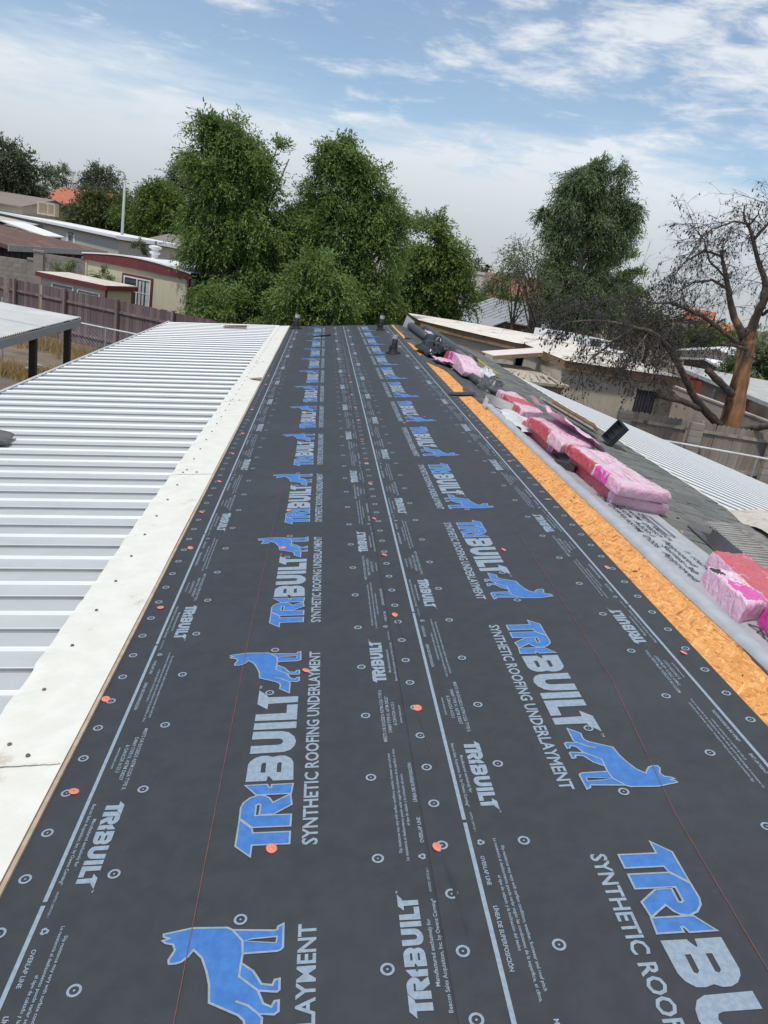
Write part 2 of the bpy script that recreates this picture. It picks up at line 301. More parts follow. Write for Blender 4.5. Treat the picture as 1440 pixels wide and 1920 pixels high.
# ------------------------------------------------------------------ underlayment sheets with their print
P = 1.349
LOGO = dict(
 T=[(.160, -.107), (.162, -.004), (.119, -.004), (.161, .040), (.267, .040), (.226, .001), (.209, -.003), (.207, -.107)],
 R=[(.229, -.107), (.231, .001), (.271, .040), (.317, .041), (.338, .035), (.358, .017), (.367, -.006), (.363, -.027), (.352, -.040), (.332, -.051), (.366, -.101), (.319, -.107), (.282, -.056), (.282, -.015), (.324, -.016), (.328, -.010), (.323, -.003), (.279, -.003), (.277, -.107)],
 I=[(.368, -.103), (.369, .001), (.415, .038), (.415, -.029), (.399, -.035), (.399, -.042), (.413, -.042), (.413, -.107)],
 B=[(.432, -.107), (.433, -.044), (.44, -.041), (.455, -.031), (.453, -.027), (.433, -.025), (.433, .039), (.519, .039), (.535, .033), (.551, .018), (.559, 0), (.559, -.02), (.551, -.036), (.557, -.057), (.555, -.078), (.539, -.096), (.518, -.104)],
 U=[(.573, .039), (.615, .039), (.615, -.047), (.619, -.060), (.631, -.066), (.644, -.062), (.650, -.05), (.651, .039), (.695, .039), (.692, -.058), (.683, -.082), (.658, -.101), (.631, -.108), (.606, -.104), (.585, -.091), (.575, -.07)],
 J=[(.706, -.106), (.706, .039), (.745, .039), (.745, -.106)],
 L=[(.757, -.106), (.759, .039), (.799, .039), (.80, -.068), (.853, -.068), (.853, -.106)],
 t=[(.867, -.106), (.864, 0), (.828, .001), (.865, .039), (.958, .039), (.92, .008), (.907, .003), (.906, -.106)])
BH = [[(.473, -.067), (.473, -.053), (.516, -.053), (.523, -.06), (.519, -.067)], [(.474, -.018), (.474, -.003), (.517, -.003), (.524, -.01), (.52, -.018)]]
DOG = [(0.931, -0.072), (0.963, -0.035), (0.985, -.037), (0.999, -0.034), (1.012, -0.021), (1.046, 0.045), (1.09, 0.051), (1.125, 0.062), (1.16, 0.077), (1.184, 0.1), (1.168, 0.109), (1.154, 0.122), (1.15, 0.135), (1.15, 0.150), (1.161, 0.153), (1.186, 0.143), (1.202, 0.15), (1.208, 0.169), (1.215, 0.177), (1.22, 0.162), (1.225, 0.176), (1.233, 0.178), (1.246, 0.112), (1.241, 0.029), (1.233, 0.016), (1.224, -0.085), (1.226, -0.091), (1.235, -0.092), (1.242, -0.105), (1.175, -0.107), (1.169, -0.102), (1.166, -0.094), (1.165, -0.015), (1.14, -0.014), (1.117, -0.043), (1.1, -0.054), (1.083, -0.064), (1.078, -0.089), (1.091, -0.093), (1.093, -0.104), (1.066, -0.105), (1.061, -0.1), (1.067, -0.058), (1.035, -0.072), (1.026, -0.09), (1.039, -0.096), (1.04, -0.105), (1.015, -0.106), (1.008, -0.097), (1.012, -0.063), (1.002, -0.072)]
DH = [(1.188, -.09), (1.199, -.016), (1.204, -.033), (1.206, -.092)]
H0 = .0012; OW = .0052
def lettering():
    bb = MB()
    for q, k in enumerate('TRI'): bb.poly([LOGO[k]], H0, 0); bb.stroke(LOGO[k], OW, H0 + .0005 + .0002 * q, 1, True)
    bb.poly([LOGO['B']] + BH, H0, 1)
    for k in 'UJLt': bb.poly([LOGO[k]], H0, 1)
    put_text(bb, 'TM', .966, .988, .030, .010, H0, 1); return bb.mesh([blue_m, print_m], 'lettering')
def dog():
    bb = MB(); bb.poly([DOG, DH], H0, 0); bb.stroke(DOG, OW, H0 + .0005, 1, True); bb.stroke(DH, OW * .7, H0 + .0008, 1, True)
    for l in ([(1.233, .016), (1.2, -.011), (1.165, -.015)], [(1.14, -.014), (1.105, -.013), (1.067, -.058)], [(1.012, -.063), (1.032, -.04), (1.045, -.012)]): bb.stroke(l, OW, H0 + .0009, 1)
    return bb.mesh([blue_m, print_m], 'emblem')
def ring(bb, u, v, z=H0, seed=0):
    n = 20; ro, ri = .0165, .0105
    a = [2 * math.pi * i / n for i in range(n)]
    bb.add([(u + ro * math.cos(q), v + ro * math.sin(q), z) for q in a] + [(u + ri * math.cos(q), v + ri * math.sin(q), z) for q in a], [(i, (i + 1) % n, n + (i + 1) % n, n + i) for i in range(n)])
    bb.add([(u + .003 * math.cos(q), v + .003 * math.sin(q), z) for q in a[::4]], [(0, 1, 2, 3, 4)])
def edge_logo():
    bb = MB()
    sc = .335 / (.958 - .119); f_ = lambda l: [((u - .119) * sc + .975, (v + .107) / .147 * .052 + .058) for u, v in l]
    for k in 'TRIUJLt': bb.poly([f_(LOGO[k])], H0)
    bb.poly([f_(LOGO['B'])] + [f_(h) for h in BH], H0); put_text(bb, 'TM', 1.312, 1.321, .107, .005, H0); return bb.mesh(print_m, 'edge_logo')
LINES = []
def edge_text():
    bb = MB()
    def T_(s_, u0, u1, v0, c, bo=.013):
        put_text(bb, s_, u0, u1, v0, c, H0, 0, bo); q = MB(); put_text(q, s_, u0, u1, v0, c, H0, 0, bo); LINES.append(q.mesh(print_m, 'line_of_text'))
    T_('1001077251 UNIT10 201 1', -.037, .043, .020, .006)
    T_('OVERLAP LINE', .135, .236, .019, .0105, .024); T_('LÍNEA DE SUPERPOSICIÓN', .302, .486, .019, .0105, .024)
    T_('Slip resistance may vary with surface conditions, weather, footwear and roof pitch', .101, .539, .082, .0085)
    T_('La resistencia al deslizamiento puede variar según las condiciones de la superficie, el clima,', .073, .564, .066, .0085)
    T_('el tipo de calzado y la inclinación del techo', .205, .434, .051, .0085)
    T_('MEETS OR EXCEEDS ASTM D226 TYPE II,', .604, .924, .084, .0115); T_('D4869 TYPE IV, ASTM D8257', .654, .877, .064, .0115); T_('& CAN/CSA A123.3', .695, .838, .044, .0115); T_('www.becn.com', .706, .817, .024, .009)
    T_('Manufactured exclusively for', 1.047, 1.23, .036, .0095); T_('Beacon Sales Acquisition, Inc. by Owens Corning*', .983, 1.29, .017, .0095)
    c = Vector((.085, .030)); q = [c + Vector((math.cos(a), math.sin(a))) * .012 for a in (R(90), R(210), R(330))]     # recycling triangle
    rc_ = MB()
    for i in range(3):
        a, b_ = q[i], q[(i + 1) % 3]; d = b_ - a; [x_.stroke([a + d * .1, a + d * .62], .004, H0) for x_ in (bb, rc_)]; e = a + d * .62; pn = Vector((-d.y, d.x)).normalized() * .005
        [x_.add([(*(e + pn), H0), (*(e - pn), H0), (*(e + d.normalized() * .007), H0)], [(1, 2, 0)]) for x_ in (bb, rc_)]
    LINES.append(rc_.mesh(print_m, 'recycling_mark'))
    return bb.mesh(print_m, 'edge_text')
tag_b = MB(); put_text(tag_b, 'SYNTHETIC ROOFING UNDERLAYMENT', .152, 1.238, -.183, .042, H0, 0, .022)
ME = dict(lettering=lettering(), dog=dog(), tag=tag_b.mesh(print_m, 'tagline'), elogo=edge_logo(), etext=edge_text())
lb = MB(); lb.quad((.006, -.0055, H0), (P - .006, -.0055, H0), (P - .006, .0055, H0), (.006, .0055, H0)); ME['line'] = lb.mesh(print_m, 'line')
HALF = .6095
rb = MB()                # fastener rings of one repeat; u along reading direction, v = 0 on the sheet's middle, -HALF.. +HALF
for k in range(8):
    for s_ in (-1, 1): ring(rb, .087 + k * P / 8, s_ * (HALF - .038))
for k in range(4):
    for s_ in (-1, 1): ring(rb, .087 + k * P / 4, s_ * (HALF - .264))
for u in (.937, 1.262): ring(rb, u, 0, H0 + .0012)
ME['rings'] = rb.mesh(print_m, 'rings')
r1 = MB(); ring(r1, 0, 0); ME['ring'] = r1.mesh(print_m, 'ring')
RINGS = [(.087 + k * P / 8, s_ * (HALF - .038), 0) for k in range(8) for s_ in (-1, 1)] + [(.087 + k * P / 4, s_ * (HALF - .264), 0) for k in range(4) for s_ in (-1, 1)] + [(.937, 0, .0012), (1.262, 0, .0012)]
def place_sheet(root, tc_, ybrk, sgn, hz):
    """one printed repeat; sgn=+1 reads along +y with letter tops to -t, sgn=-1 is the same sheet turned half round"""
    A = Matrix(((0, -sgn, 0, tc_), (sgn, 0, 0, ybrk), (0, 0, 1, hz), (0, 0, 0, 1)))
    B_ = A @ Matrix.Translation((P, 0, 0)) @ Matrix.Rotation(math.pi, 4, 'Z')
    for nm, key, M_ in (('logo_lettering', 'lettering', A), ('dog_emblem', 'dog', A), ('tagline', 'tag', A)):
        o = link(nm, ME[key], root); o.matrix_local = M_
    near = min(ybrk, ybrk + sgn * P) < 4.6 and max(ybrk, ybrk + sgn * P) > .9
    if near:
        for u, v, dz in RINGS: o = link('fastener_ring', ME['ring'], root); o.matrix_local = A @ Matrix.Translation((u, v, dz))
    else: o = link('fastener_rings', ME['rings'], root, kind='stuff'); o.matrix_local = A
    for M_ in (A @ Matrix.Translation((0, -(HALF - .115), 0)), B_ @ Matrix.Translation((0, -(HALF - .115), 0))):
        for nm, key in (('overlap_line', 'line'), ('edge_logo', 'elogo')): o = link(nm, ME[key], root); o.matrix_local = M_
        if near:
            for q in LINES: o = link('recycling_mark' if q.name.startswith('recyc') else 'text_line', q, root); o.matrix_local = M_
        else: o = link('edge_text', ME['etext'], root, kind='stuff'); o.matrix_local = M_
def sheet(label, t0, t1, h0, h1):
    n = 160
    def top(u, v): return (t0 + (t1 - t0) * u, -1.4 + (YE - .02 + 1.4) * v, h0 + (h1 - h0) * u)
    bb = MB(); y0, y1 = -1.4, YE - .02
    bb.hexa([(t0, y0, h0 - .0022), (t1, y0, h1 - .0022), (t1, y1, h1 - .0022), (t0, y1, h0 - .0022)], [(t0, y0, h0), (t1, y0, h1), (t1, y1, h1), (t0, y1, h0)])
    return bb.build('underlayment_sheet', sheet_m, None, O1, ROT_L, label=label, category='underlayment')
SA = sheet('dark grey printed underlayment sheet beside the cream flashing', -.863, .356, 0., 0.)
SB = sheet('dark grey printed underlayment sheet beside the bare chipboard', .231, 1.450, .0045, .0045)
for k in range(-2, 12): place_sheet(SA, -.2535, 1.567 + k * P, 1, 0.)
for k in range(0, 13):
    place_sheet(SB, .8405, 1.771 + k * P, -1, .0045)
# creases pulled into the upper sheet by its nails
for (a, b_, hh, wd) in (((.268, 1.645), (.294, 1.36), .006, .006), ((.262, 3.08), (.293, 2.76), .004, .005), ((.276, 2.33), (.292, 2.06), .004, .005)):
    bb = MB(); pts = 14
    for i in range(pts + 1):
        f_ = i / pts; t = a[0] + (b_[0] - a[0]) * f_ + .003 * nz(i * .7); y = a[1] + (b_[1] - a[1]) * f_; e = math.sin(math.pi * min(1, f_ * 1.3 + .05)) if f_ < .73 else math.cos((f_ - .73) / .27 * math.pi / 2)
        for q, hq in ((-1, 0), (-.35, .6), (0, 1), (.45, .5), (1, 0)): bb.v.append((t + q * wd, y, .0048 + hh * hq * max(e, 0)))
    bb.f = [[i * 5 + q, i * 5 + q + 1, i * 5 + q + 6, i * 5 + q + 5] for i in range(pts) for q in range(4)]; bb.m = [0] * len(bb.f)
    bb.build('crease', sheet_m, SB, smooth=True)
def chalk(root, pts, h):
    bb = MB()
    P2 = []
    for i in range(len(pts) - 1):
        for j in range(8): f_ = j / 8; P2.append((pts[i][0] + (pts[i + 1][0] - pts[i][0]) * f_, pts[i][1] + (pts[i + 1][1] - pts[i][1]) * f_))
    P2.append(pts[-1]); bb.stroke(P2, .0022, h); bb.build('chalk_line', chalk_m, root)
chalk(SA, [(-.365, 1.0), (-.372, 3.0), (-.345, 5.9), (-.325, 9.0), (-.30, 14.0)], .0026); chalk(SB, [(.935, 1.0), (.952, 1.75), (1.03, 2.5), (1.052, 3.4), (1.06, 5.5), (1.05, 10)], .0072)
# ------------------------------------------------------------------ orange cap nails
cb = MB(); cb.lathe([(.0155, 0), (.0155, .0012), (.0135, .0020), (.006, .0021)], 18)
cap_me = cb.mesh(orange_m, 'cap', True); hb = MB(); hb.lathe([(.004, .0021), (.004, .0032), (.002, .0036)], 10); head_me = hb.mesh(steel_m, 'head')
CAPS = [(-0.847, 2.51), (-0.805, 1.996), (-0.804, 3.276), (-0.794, 4.037), (-0.828, 4.664), (-0.805, 5.362), (-0.804, 6.176), (-0.801, 6.93), (-0.806, 7.515), (-0.818, 8.082), (-0.82, 8.962), (-0.798, 9.738), (-0.811, 10.461), (-0.194, 1.712), (-0.123, 2.654), (-0.282, 3.995), (-0.282, 4.651), (-0.268, 7.879), (-0.231, 8.565), (-0.32, 9.683), (-0.282, 10.399), (0.256, 1.677), (0.278, 2.354), (0.262, 3.102), (0.267, 3.831), (0.25, 4.432), (0.267, 5.18), (0.266, 5.75), (0.266, 6.486), (0.273, 7.39), (0.267, 8.026), (0.25, 8.844), (0.267, 9.761), (0.266, 10.316), (0.252, 13.749), (0.92, 3.847), (1.391, 3.554), (1.396, 4.714), (1.375, 5.707), (1.366, 6.518), (1.39, 2.662), (0.932, 7.504), (0.702, 7.22), (1.383, 7.483)]
ORD = 'nearest second third fourth fifth sixth seventh eighth ninth tenth eleventh twelfth thirteenth fourteenth fifteenth'.split()
cnt_ = {}
for t, y in sorted(CAPS, key=lambda q: q[1]):
    if t < -.7: lb_, gr = 'in the row beside the cream flashing', 'cap nails by the flashing'
    elif t < .2: lb_, gr = 'among the big letters of the left sheet', 'cap nails on the left letters'
    elif t < .5: lb_, gr = 'along the middle overlap of the sheets', 'cap nails on the overlap'
    elif t < 1.2: lb_, gr = 'on the big lettering of the right sheet', 'cap nails on the right letters'
    else: lb_, gr = 'beside the bare chipboard strip', 'cap nails by the chipboard'
    k = cnt_.get(gr, 0); cnt_[gr] = k + 1
    lb_ = ('orange cap nail nearest the camera ' if k == 0 else ORD[k] + ' orange cap nail from the camera ') + lb_
    h = .0058 if t > .23 else .0024
    r_ = thing('cap_nail', lb_, 'nail', LW(t, y, h), (rnd.uniform(-.05, .05), -SL + rnd.uniform(-.05, .05), rnd.random() * 6), gr)
    link('cap', cap_me, r_); link('nail_head', head_me, r_)
# ------------------------------------------------------------------ left ribbed cover
PIT = .335
def panel_mesh(length, name):
    """one formed pan: raised flat, step, low flat, step; x runs down-slope, y across"""
    pr = [(0, .014, 0), (.004, .029, 0), (-.004, .030, 0), (-.003, .034, 1), (.004, .034, 1), (.012, .032, 0), (.150, .023, 0), (.157, .033, 1), (.168, .035, 1), (.176, .023, 0), (.332, .014, 0)]
    bb = MB(); nx = 3; k = len(pr)
    for i in range(nx + 1):
        for y, z, q in pr: bb.v.append((length * i / nx, y, z))
    for i in range(nx):
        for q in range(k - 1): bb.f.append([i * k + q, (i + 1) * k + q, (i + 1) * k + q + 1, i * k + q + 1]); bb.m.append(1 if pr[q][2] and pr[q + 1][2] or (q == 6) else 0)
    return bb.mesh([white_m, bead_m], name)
bead_m = mat('bead_glint', (.70, .72, .72), (.66, .68, .68), 4, .4)  # beads whiter than the flats: sky glint on the ribs painted into the colour
P0 = LW(-1.12, 0, -.028); B7 = R(7)
cover = thing('patio_cover', 'long white ribbed metal cover along the left side of the roof', 'patio cover', P0)
LENM = (P0.x + 3.35) / math.cos(B7)
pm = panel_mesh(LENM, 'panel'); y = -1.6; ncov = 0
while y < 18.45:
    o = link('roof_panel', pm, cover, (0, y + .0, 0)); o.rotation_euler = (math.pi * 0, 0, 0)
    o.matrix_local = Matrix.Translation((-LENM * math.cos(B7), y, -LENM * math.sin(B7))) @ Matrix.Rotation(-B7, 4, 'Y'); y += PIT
xe, ze = -3.35 - P0.x, -LENM * math.sin(B7)
mb = MB(); mb.box(xe - .05, xe - .012, -1.6, 18.6, ze - .09, ze + .035); mb.box(xe - .012, xe + .03, -1.6, 18.6, ze - .09, ze - .075); mb.build('edge_gutter', white_m, cover)
mb = MB(); mb.box(xe + .15, xe + .25, -1.4, 18.4, ze - .2, ze - .045); mb.build('beam', white_m, cover)
for yy in (-1.2, 2.8, 6.8, 10.8, 14.8, 18.3): MB().box(xe + .16, xe + .24, yy - .04, yy + .04, -P0.z, ze - .201).build('post', white_m, cover)
o = MB(); n = 14; o.add([(.34 * math.cos(i * math.pi / n), .02, .062 * math.sin(i * math.pi / n) ** .8) for i in range(n + 1)] + [(.30 * math.cos(i * math.pi / n), .30, .055 * math.sin(i * math.pi / n)) for i in range(n + 1)], [(i, i + 1, n + 2 + i, n + 1 + i) for i in range(n)] + [tuple(range(n + 1))[::-1], tuple(range(n + 1, 2 * n + 2))])
dq = o.build('vent_cowl', mat('dome_grey', (.09, .085, .08), (.13, .125, .12), 8, .5), None, Vector((-2.70, 6.30, 2.648)), (R(4), -B7, 0), False, label='dark grey low cowl standing on the left metal cover', category='vent')
mb = MB(); mb.hexa([(0, 0, 0), (.5, -.05, 0), (.52, .26, 0), (.03, .3, 0)], [(0, 0, .006), (.5, -.05, .03), (.52, .26, .01), (.03, .3, .004)])
mb.build('metal_scrap', mat('rusty_scrap', (.14, .07, .045), (.2, .11, .07), 6, .8), None, Vector((-2.0, 17.3, 2.745)), (0, -B7, .1), label='rusty brown metal scrap on the far end of the left cover', category='scrap')
mb = MB(); mb.add([(0, 0, 0), (.16, .07, 0), (.16, -.16, .0), (0, 0, .004), (.16, .07, .004), (.16, -.16, .004)], [(2, 1, 0), (3, 4, 5), (0, 1, 4, 3), (1, 2, 5, 4), (2, 0, 3, 5)])
mb.build('metal_scrap', mat('brown_scrap', (.3, .19, .13), (.24, .15, .1), 9, .8), None, LW(-1.04, 10.1, .025), ROT_L, label='small pointed tan scrap lying on the cream flashing', category='scrap')
# ------------------------------------------------------------------ right ribbed cover
RM = RW(1.93, 0, -.03); B14 = R(13.9)
rcov = thing('patio_cover', 'white ribbed metal cover sloping down beyond the grey shingles', 'patio cover', RM)
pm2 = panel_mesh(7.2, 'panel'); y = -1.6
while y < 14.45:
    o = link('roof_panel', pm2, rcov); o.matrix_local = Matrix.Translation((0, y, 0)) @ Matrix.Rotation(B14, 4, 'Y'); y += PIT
ev = (7.2 * math.cos(B14), -7.2 * math.sin(B14))
MB().box(ev[0], ev[0] + .05, -1.6, 14.5, ev[1] - .08, ev[1] + .03).build('edge_gutter', white_m, rcov)
MB().box(ev[0] - .3, ev[0] - .2, -1.5, 14.4, ev[1] - .12, ev[1] + .015).build('beam', white_m, rcov)
for yy in (0, 4.6, 9.2, 14.2): MB().box(ev[0] - .29, ev[0] - .21, yy - .04, yy + .04, -RM.z, ev[1] - .121).build('post', white_m, rcov)
bb = MB(); pts = [i * .08 for i in range(-18, 183)]
pl = [(1.965 + .012 * nz(y * 2.3) + .01 * nz(y * 9), y) for y in pts]; pr_ = [(2.045 + .018 * nz(y * 1.7, 5) + .012 * nz(y * 8, 2), y) for y in pts]
for (a, y), (c, _) in zip(pl, pr_): bb.v += [(a, y, .013), (c, y, .004)]
bb.f = [[2 * i, 2 * i + 1, 2 * i + 3, 2 * i + 2] for i in range(len(pts) - 1)]; bb.m = [0] * len(bb.f)
Rh('eave_flashing', bb.mesh(cream_m))
# ------------------------------------------------------------------ silver underlayment folded over the ridge
def prof_sil(y):
    w = .095 + .015 * nz(y * 1.3); hb_ = .036 + .006 * nz(y * 3)
    p = [(-.055 + w, .0), (-.052 + w, .018), (-.03 + w, hb_ * .85), (0. + w, hb_), (.03 + w, hb_ * .85), (.055 + w, .018), (.065 + w, .013)]
    e = .56 + .03 * nz(y * .9, 3) + .012 * nz(y * 6, 1)
    for i in range(1, 9): f_ = i / 8; p.append((.065 + w + (e - .065) * f_, .018 + .003 * nz(f_ * 2, y * .8)))
    return p
ysil = [1.0 + i * .05 for i in range(143)]
bb = MB(); k = len(prof_sil(0))
for y in ysil: bb.v += [(s_, y, h) for s_, h in prof_sil(y)]
bb.f = [[i * k + q, i * k + q + 1, (i + 1) * k + q + 1, (i + 1) * k + q] for i in range(len(ysil) - 1) for q in range(k - 1)]; bb.m = [0] * len(bb.f)
sil = bb.build('folded_membrane', silver_m, None, RID, ROT_R, True, label='silver grey membrane folded along the ridge, black lettering on it', category='membrane')
# ink lettering on its flat side
def inkline(txt, s_, y1, y0, cap):          # reads toward the camera, one part for each word
    ws = txt.split(' '); n = len(txt); k = 0
    for w_ in ws:
        bb = MB(); u0 = (y1 - y0) * k / n; put_text(bb, w_, u0, u0 + (y1 - y0) * (len(w_) - .3) / n, 0, cap, 0, 0, .016); k += len(w_) + 1
        if w_ == '/': continue
        o = link('ink_text', bb.mesh(ink_m, 'ink'), sil); o.matrix_local = Matrix(((0, 1, 0, s_), (-1, 0, 0, y1), (0, 0, 1, .0235), (0, 0, 0, 1)))
inkline('ASTM D1970/ASTM D226 Approved', .20, 5.0, 3.45, .042); inkline('CAN/CSA A220.1 / Series-30', .27, 4.85, 3.6, .042); inkline('to ASTM D8257 Approved', .34, 4.9, 3.75, .042); inkline('NORTH AMERICA', .41, 4.75, 4.2, .036); inkline('F 10674-R23', .43, 4.05, 3.6, .036)
inkline('ASTM D8257/ASTM D7877', .23, 3.25, 2.2, .060); inkline('ASTM D226/ASTM D4869', .33, 3.2, 2.2, .060); inkline('ASTM D1970/ASTM D226', .21, 7.0, 5.6, .040)
bb = MB(); bb.stroke([(.46, 4.75), (.52, 4.75), (.52, 4.35), (.46, 4.35)], .012, .0235, 0, True); bb.build('ink_box', ink_m, sil)
# curled loop at the far end of the membrane
cm = [mat('film_light', (.62, .63, .63), (.5, .51, .51), 7, .55, .5, 9, third=(.12, .12, .12), tscale=5, tlo=.6, thi=.68)]
def curl(u, v):
    a = math.pi * (1.12 * u - .06); s_ = .20 - .22 * math.cos(a); y = 7.9 + .42 * math.sin(a); return (s_ + .012 * nz(u * 5, v * 3), y, .005 + .10 * v + .02 * nz(u * 4, 7))
link('folded_membrane', grid_mesh(28, 4, curl, cm[0]), None, RID, ROT_R, label='curled light grey membrane loop at the far end of the fold', category='membrane')
def crump(u, v): return (.10 + .36 * v + .05 * nz(u * 3, 1), 6.75 + 1.15 * u, .035 + .03 * math.sin(v * math.pi) + .03 * nz(u * 4, v * 3) + .008 * nz(u * 11, v * 9))
link('crumpled_film', grid_mesh(30, 16, crump, cm[0]), None, RID, ROT_R, label='crumpled whitish film lying inside the membrane loop', category='film')
# ------------------------------------------------------------------ pink bundles
pink = mat('pink_wrap', (.74, .45, .57), (.71, .42, .54), 5, .24, .3, 40, third=(.79, .58, .67), tscale=4, tlo=.55, thi=.75); red_w = mat('red_wrap', (.58, .075, .10), (.52, .06, .09), 10, .3, .5, 30, third=(.70, .36, .42), tscale=8, tlo=.56, thi=.68)
mag = mat('magenta_wrap', (.70, .07, .38), (.62, .05, .32), 10, .32, .35, 18, third=(.85, .4, .6), tscale=12, tlo=.6, thi=.64); tornm = mat('bundle_core', (.03, .03, .032), (.06, .06, .06), 60, .95, .5, 80)
pale = mat('pale_print', (.79, .59, .67), (.76, .54, .63), 5, .24, .3, 40)
prn = mat('print_rose', (.66, .30, .42), (.70, .40, .50), 30, .26, .3, 40)
for M_ in (pink, red_w, mag, pale, prn): add_crinkle(M_, 13, .34)
def bundle(label, q, h0, h1, seed, red=(.0, .75), mg=(.75, .9), torn=None, sag=.0, topred=None, magtop=None):
    """q: four ground-plan corners (s,y): near-left, near-right, far-right, far-left"""
    NL, NR, FR, FL = [Vector((*p, 0)) for p in q]; nu, nv, nw = 20, 54, 6; bb = MB(); idx = {}
    def P_(i, j, k):
        if (i, j, k) in idx: return idx[(i, j, k)]
        u, v, w_ = .5 - .5 * math.cos(math.pi * i / nu), j / nv, .5 - .5 * math.cos(math.pi * k / nw); v = v + (.5 - .5 * math.cos(math.pi * v) - v) * .8
        p = (NL * (1 - u) + NR * u) * (1 - v) + (FL * (1 - u) + FR * u) * v
        c = NL * .25 + NR * .25 + FR * .25 + FL * .25
        eu, ev_ = abs(2 * u - 1), abs(2 * v - 1); ew = abs(2 * w_ - 1)
        rr = 1 - .016 * (ew ** 8) - .01 * (ev_ ** 14) * (ew ** 2); p = c + (p - c) * rr
        h = h0 + (h1 - h0) * w_
        drop = (.04 * eu ** 20 + .05 * ev_ ** 40) * (h1 - h0) * (1 if w_ > .5 else -.3) * ew
        h -= drop; h += sag * math.sin(v * math.pi * 1.0) * w_
        s3 = seed * 3.7; d = .008 * nz(u * 2.2 + s3, v * 4, w_) + .012 * (abs(nz(u * 5 + s3 + v * 3, v * 9 - u * 4, w_ * 3)) - .2) + .008 * (.2 - abs(nz(u * 11 - v * 9, v * 26 + s3, w_ * 5)))
        h += d * (.4 + .6 * w_) ; p = p + Vector((.009 * nz(v * 13 + s3, w_ * 4, 2), .010 * nz(u * 9, w_ * 3 + s3, 5), 0)) * (1 if .02 < w_ else .3)
        if w_ == 0: h = max(h, h0 - .004)
        idx[(i, j, k)] = len(bb.v); bb.v.append((p.x, p.y, h)); return idx[(i, j, k)]
    def face(a, b_, c, d_, mi): bb.f.append([a, b_, c, d_]); bb.m.append(mi)
    wob = lambda v: .04 * nz(v * 6 + seed)
    for j in range(nv):
        for i in range(nu):
            u, v = (i + .5) / nu, (j + .5) / nv; mi = 4 if (.16 < u < .9 and .1 < v < .86) else 0
            if mi == 4 and i % 2 == 0 and .3 < u < .85 and nz(v * 9 + seed, i * 1.7) > -.02 and abs(v - .5) < .3: mi = 5
            if u < .13: mi = 1 if red[0] < 1 - v + wob(u * 9) * .3 < red[1] else (2 if mg and mg[0] < 1 - v < mg[1] else mi)
            if u < .13 and red[0] < 1 and min(abs(1 - v - red[0] - .02), abs(1 - v - red[1])) < .012: mi = 4
            if topred and topred[0] < v + .25 * (u - .5) < topred[1]: mi = 1
            if magtop and magtop[0] < v + .2 * (u - .5) < magtop[1] and u > .2: mi = 2
            if torn and abs(u - torn[0]) < torn[2] * (1 + .5 * nz(v * 20, seed)) and abs(v - torn[1]) < torn[3] * (1 + .5 * nz(u * 14, seed)): mi = 3
            face(P_(i, j, nw), P_(i + 1, j, nw), P_(i + 1, j + 1, nw), P_(i, j + 1, nw), mi); face(P_(i, j, 0), P_(i, j + 1, 0), P_(i + 1, j + 1, 0), P_(i + 1, j, 0), 0)
    for k in range(nw):
        for i in range(nu):
            face(P_(i, 0, k), P_(i + 1, 0, k), P_(i + 1, 0, k + 1), P_(i, 0, k + 1), 0); face(P_(i, nv, k), P_(i, nv, k + 1), P_(i + 1, nv, k + 1), P_(i + 1, nv, k), 0)
        for j in range(nv):
            v = (j + .5) / nv; mi = 1 if red[0] < 1 - v < red[1] else (2 if mg and mg[0] < 1 - v < mg[1] else 0)
            if red[0] < 1 and min(abs(1 - v - red[0] - .02), abs(1 - v - red[1])) < .012: mi = 4
            face(P_(0, j, k), P_(0, j, k + 1), P_(0, j + 1, k + 1), P_(0, j + 1, k), mi); face(P_(nu, j, k), P_(nu, j + 1, k), P_(nu, j + 1, k + 1), P_(nu, j, k + 1), 0)
    return bb.build('shingle_bundle', [pink, red_w, mag, tornm, pale, prn], None, RID, ROT_R, True, label=label, category='bundle', group='pink shingle bundles')
bundle('pink bundle on top of the pair in the middle of the pile', [(.20, 4.66), (.70, 4.92), (.60, 6.02), (.19, 5.80)], 0.104, 0.188, 1, (0, .55), (.55, .72))
bundle('lilac pink bundle underneath the middle pair, its red side showing', [(.24, 4.78), (.74, 4.96), (.66, 6.0), (.25, 5.8)], 0.012, 0.100, 2, (0, .85), None)
bundle('large crumpled pink bundle with a red stripe, beyond the middle pair', [(.13, 5.75), (.60, 6.25), (.66, 7.4), (.14, 6.85)], 0.096, 0.180, 3, (.08, .62), (.0, .1), sag=.02)
bundle('torn red sided bundle squashed under the crumpled one', [(.20, 6.1), (.50, 6.45), (.55, 7.4), (.21, 7.2)], 0.012, 0.092, 4, (0, .8), (.8, .95), torn=(.5, .06, .45, .06))
bundle('pink bundle with a red curved band, farthest of the near row', [(.34, 7.75), (.74, 8.3), (.72, 9.6), (.40, 9.2)], 0.024, 0.112, 5, (.3, .9), None, topred=(.35, .62))
bundle('pink bundle at the frame edge with a torn dark corner', [(.17, 2.98), (.36, 3.12), (.42, 3.50), (.23, 3.47)], 0.008, 0.116, 6, (2, 3), (2, 3), torn=(.2, .8, .2, .09), magtop=(.1, .55))
bundle('pink bundle with a bright red band behind the torn one', [(.37, 3.1), (.72, 3.2), (.80, 4.05), (.46, 3.85)], 0.008, 0.120, 7, (2, 3), None, topred=(.0, 1.), magtop=None)
bundle('magenta ended pink bundle cut by the right frame edge', [(.22, 2.62), (.62, 2.58), (.72, 3.12), (.31, 3.05)], 0.016, 0.136, 8, (2, 3), (.0, .35), magtop=(.55, .9))
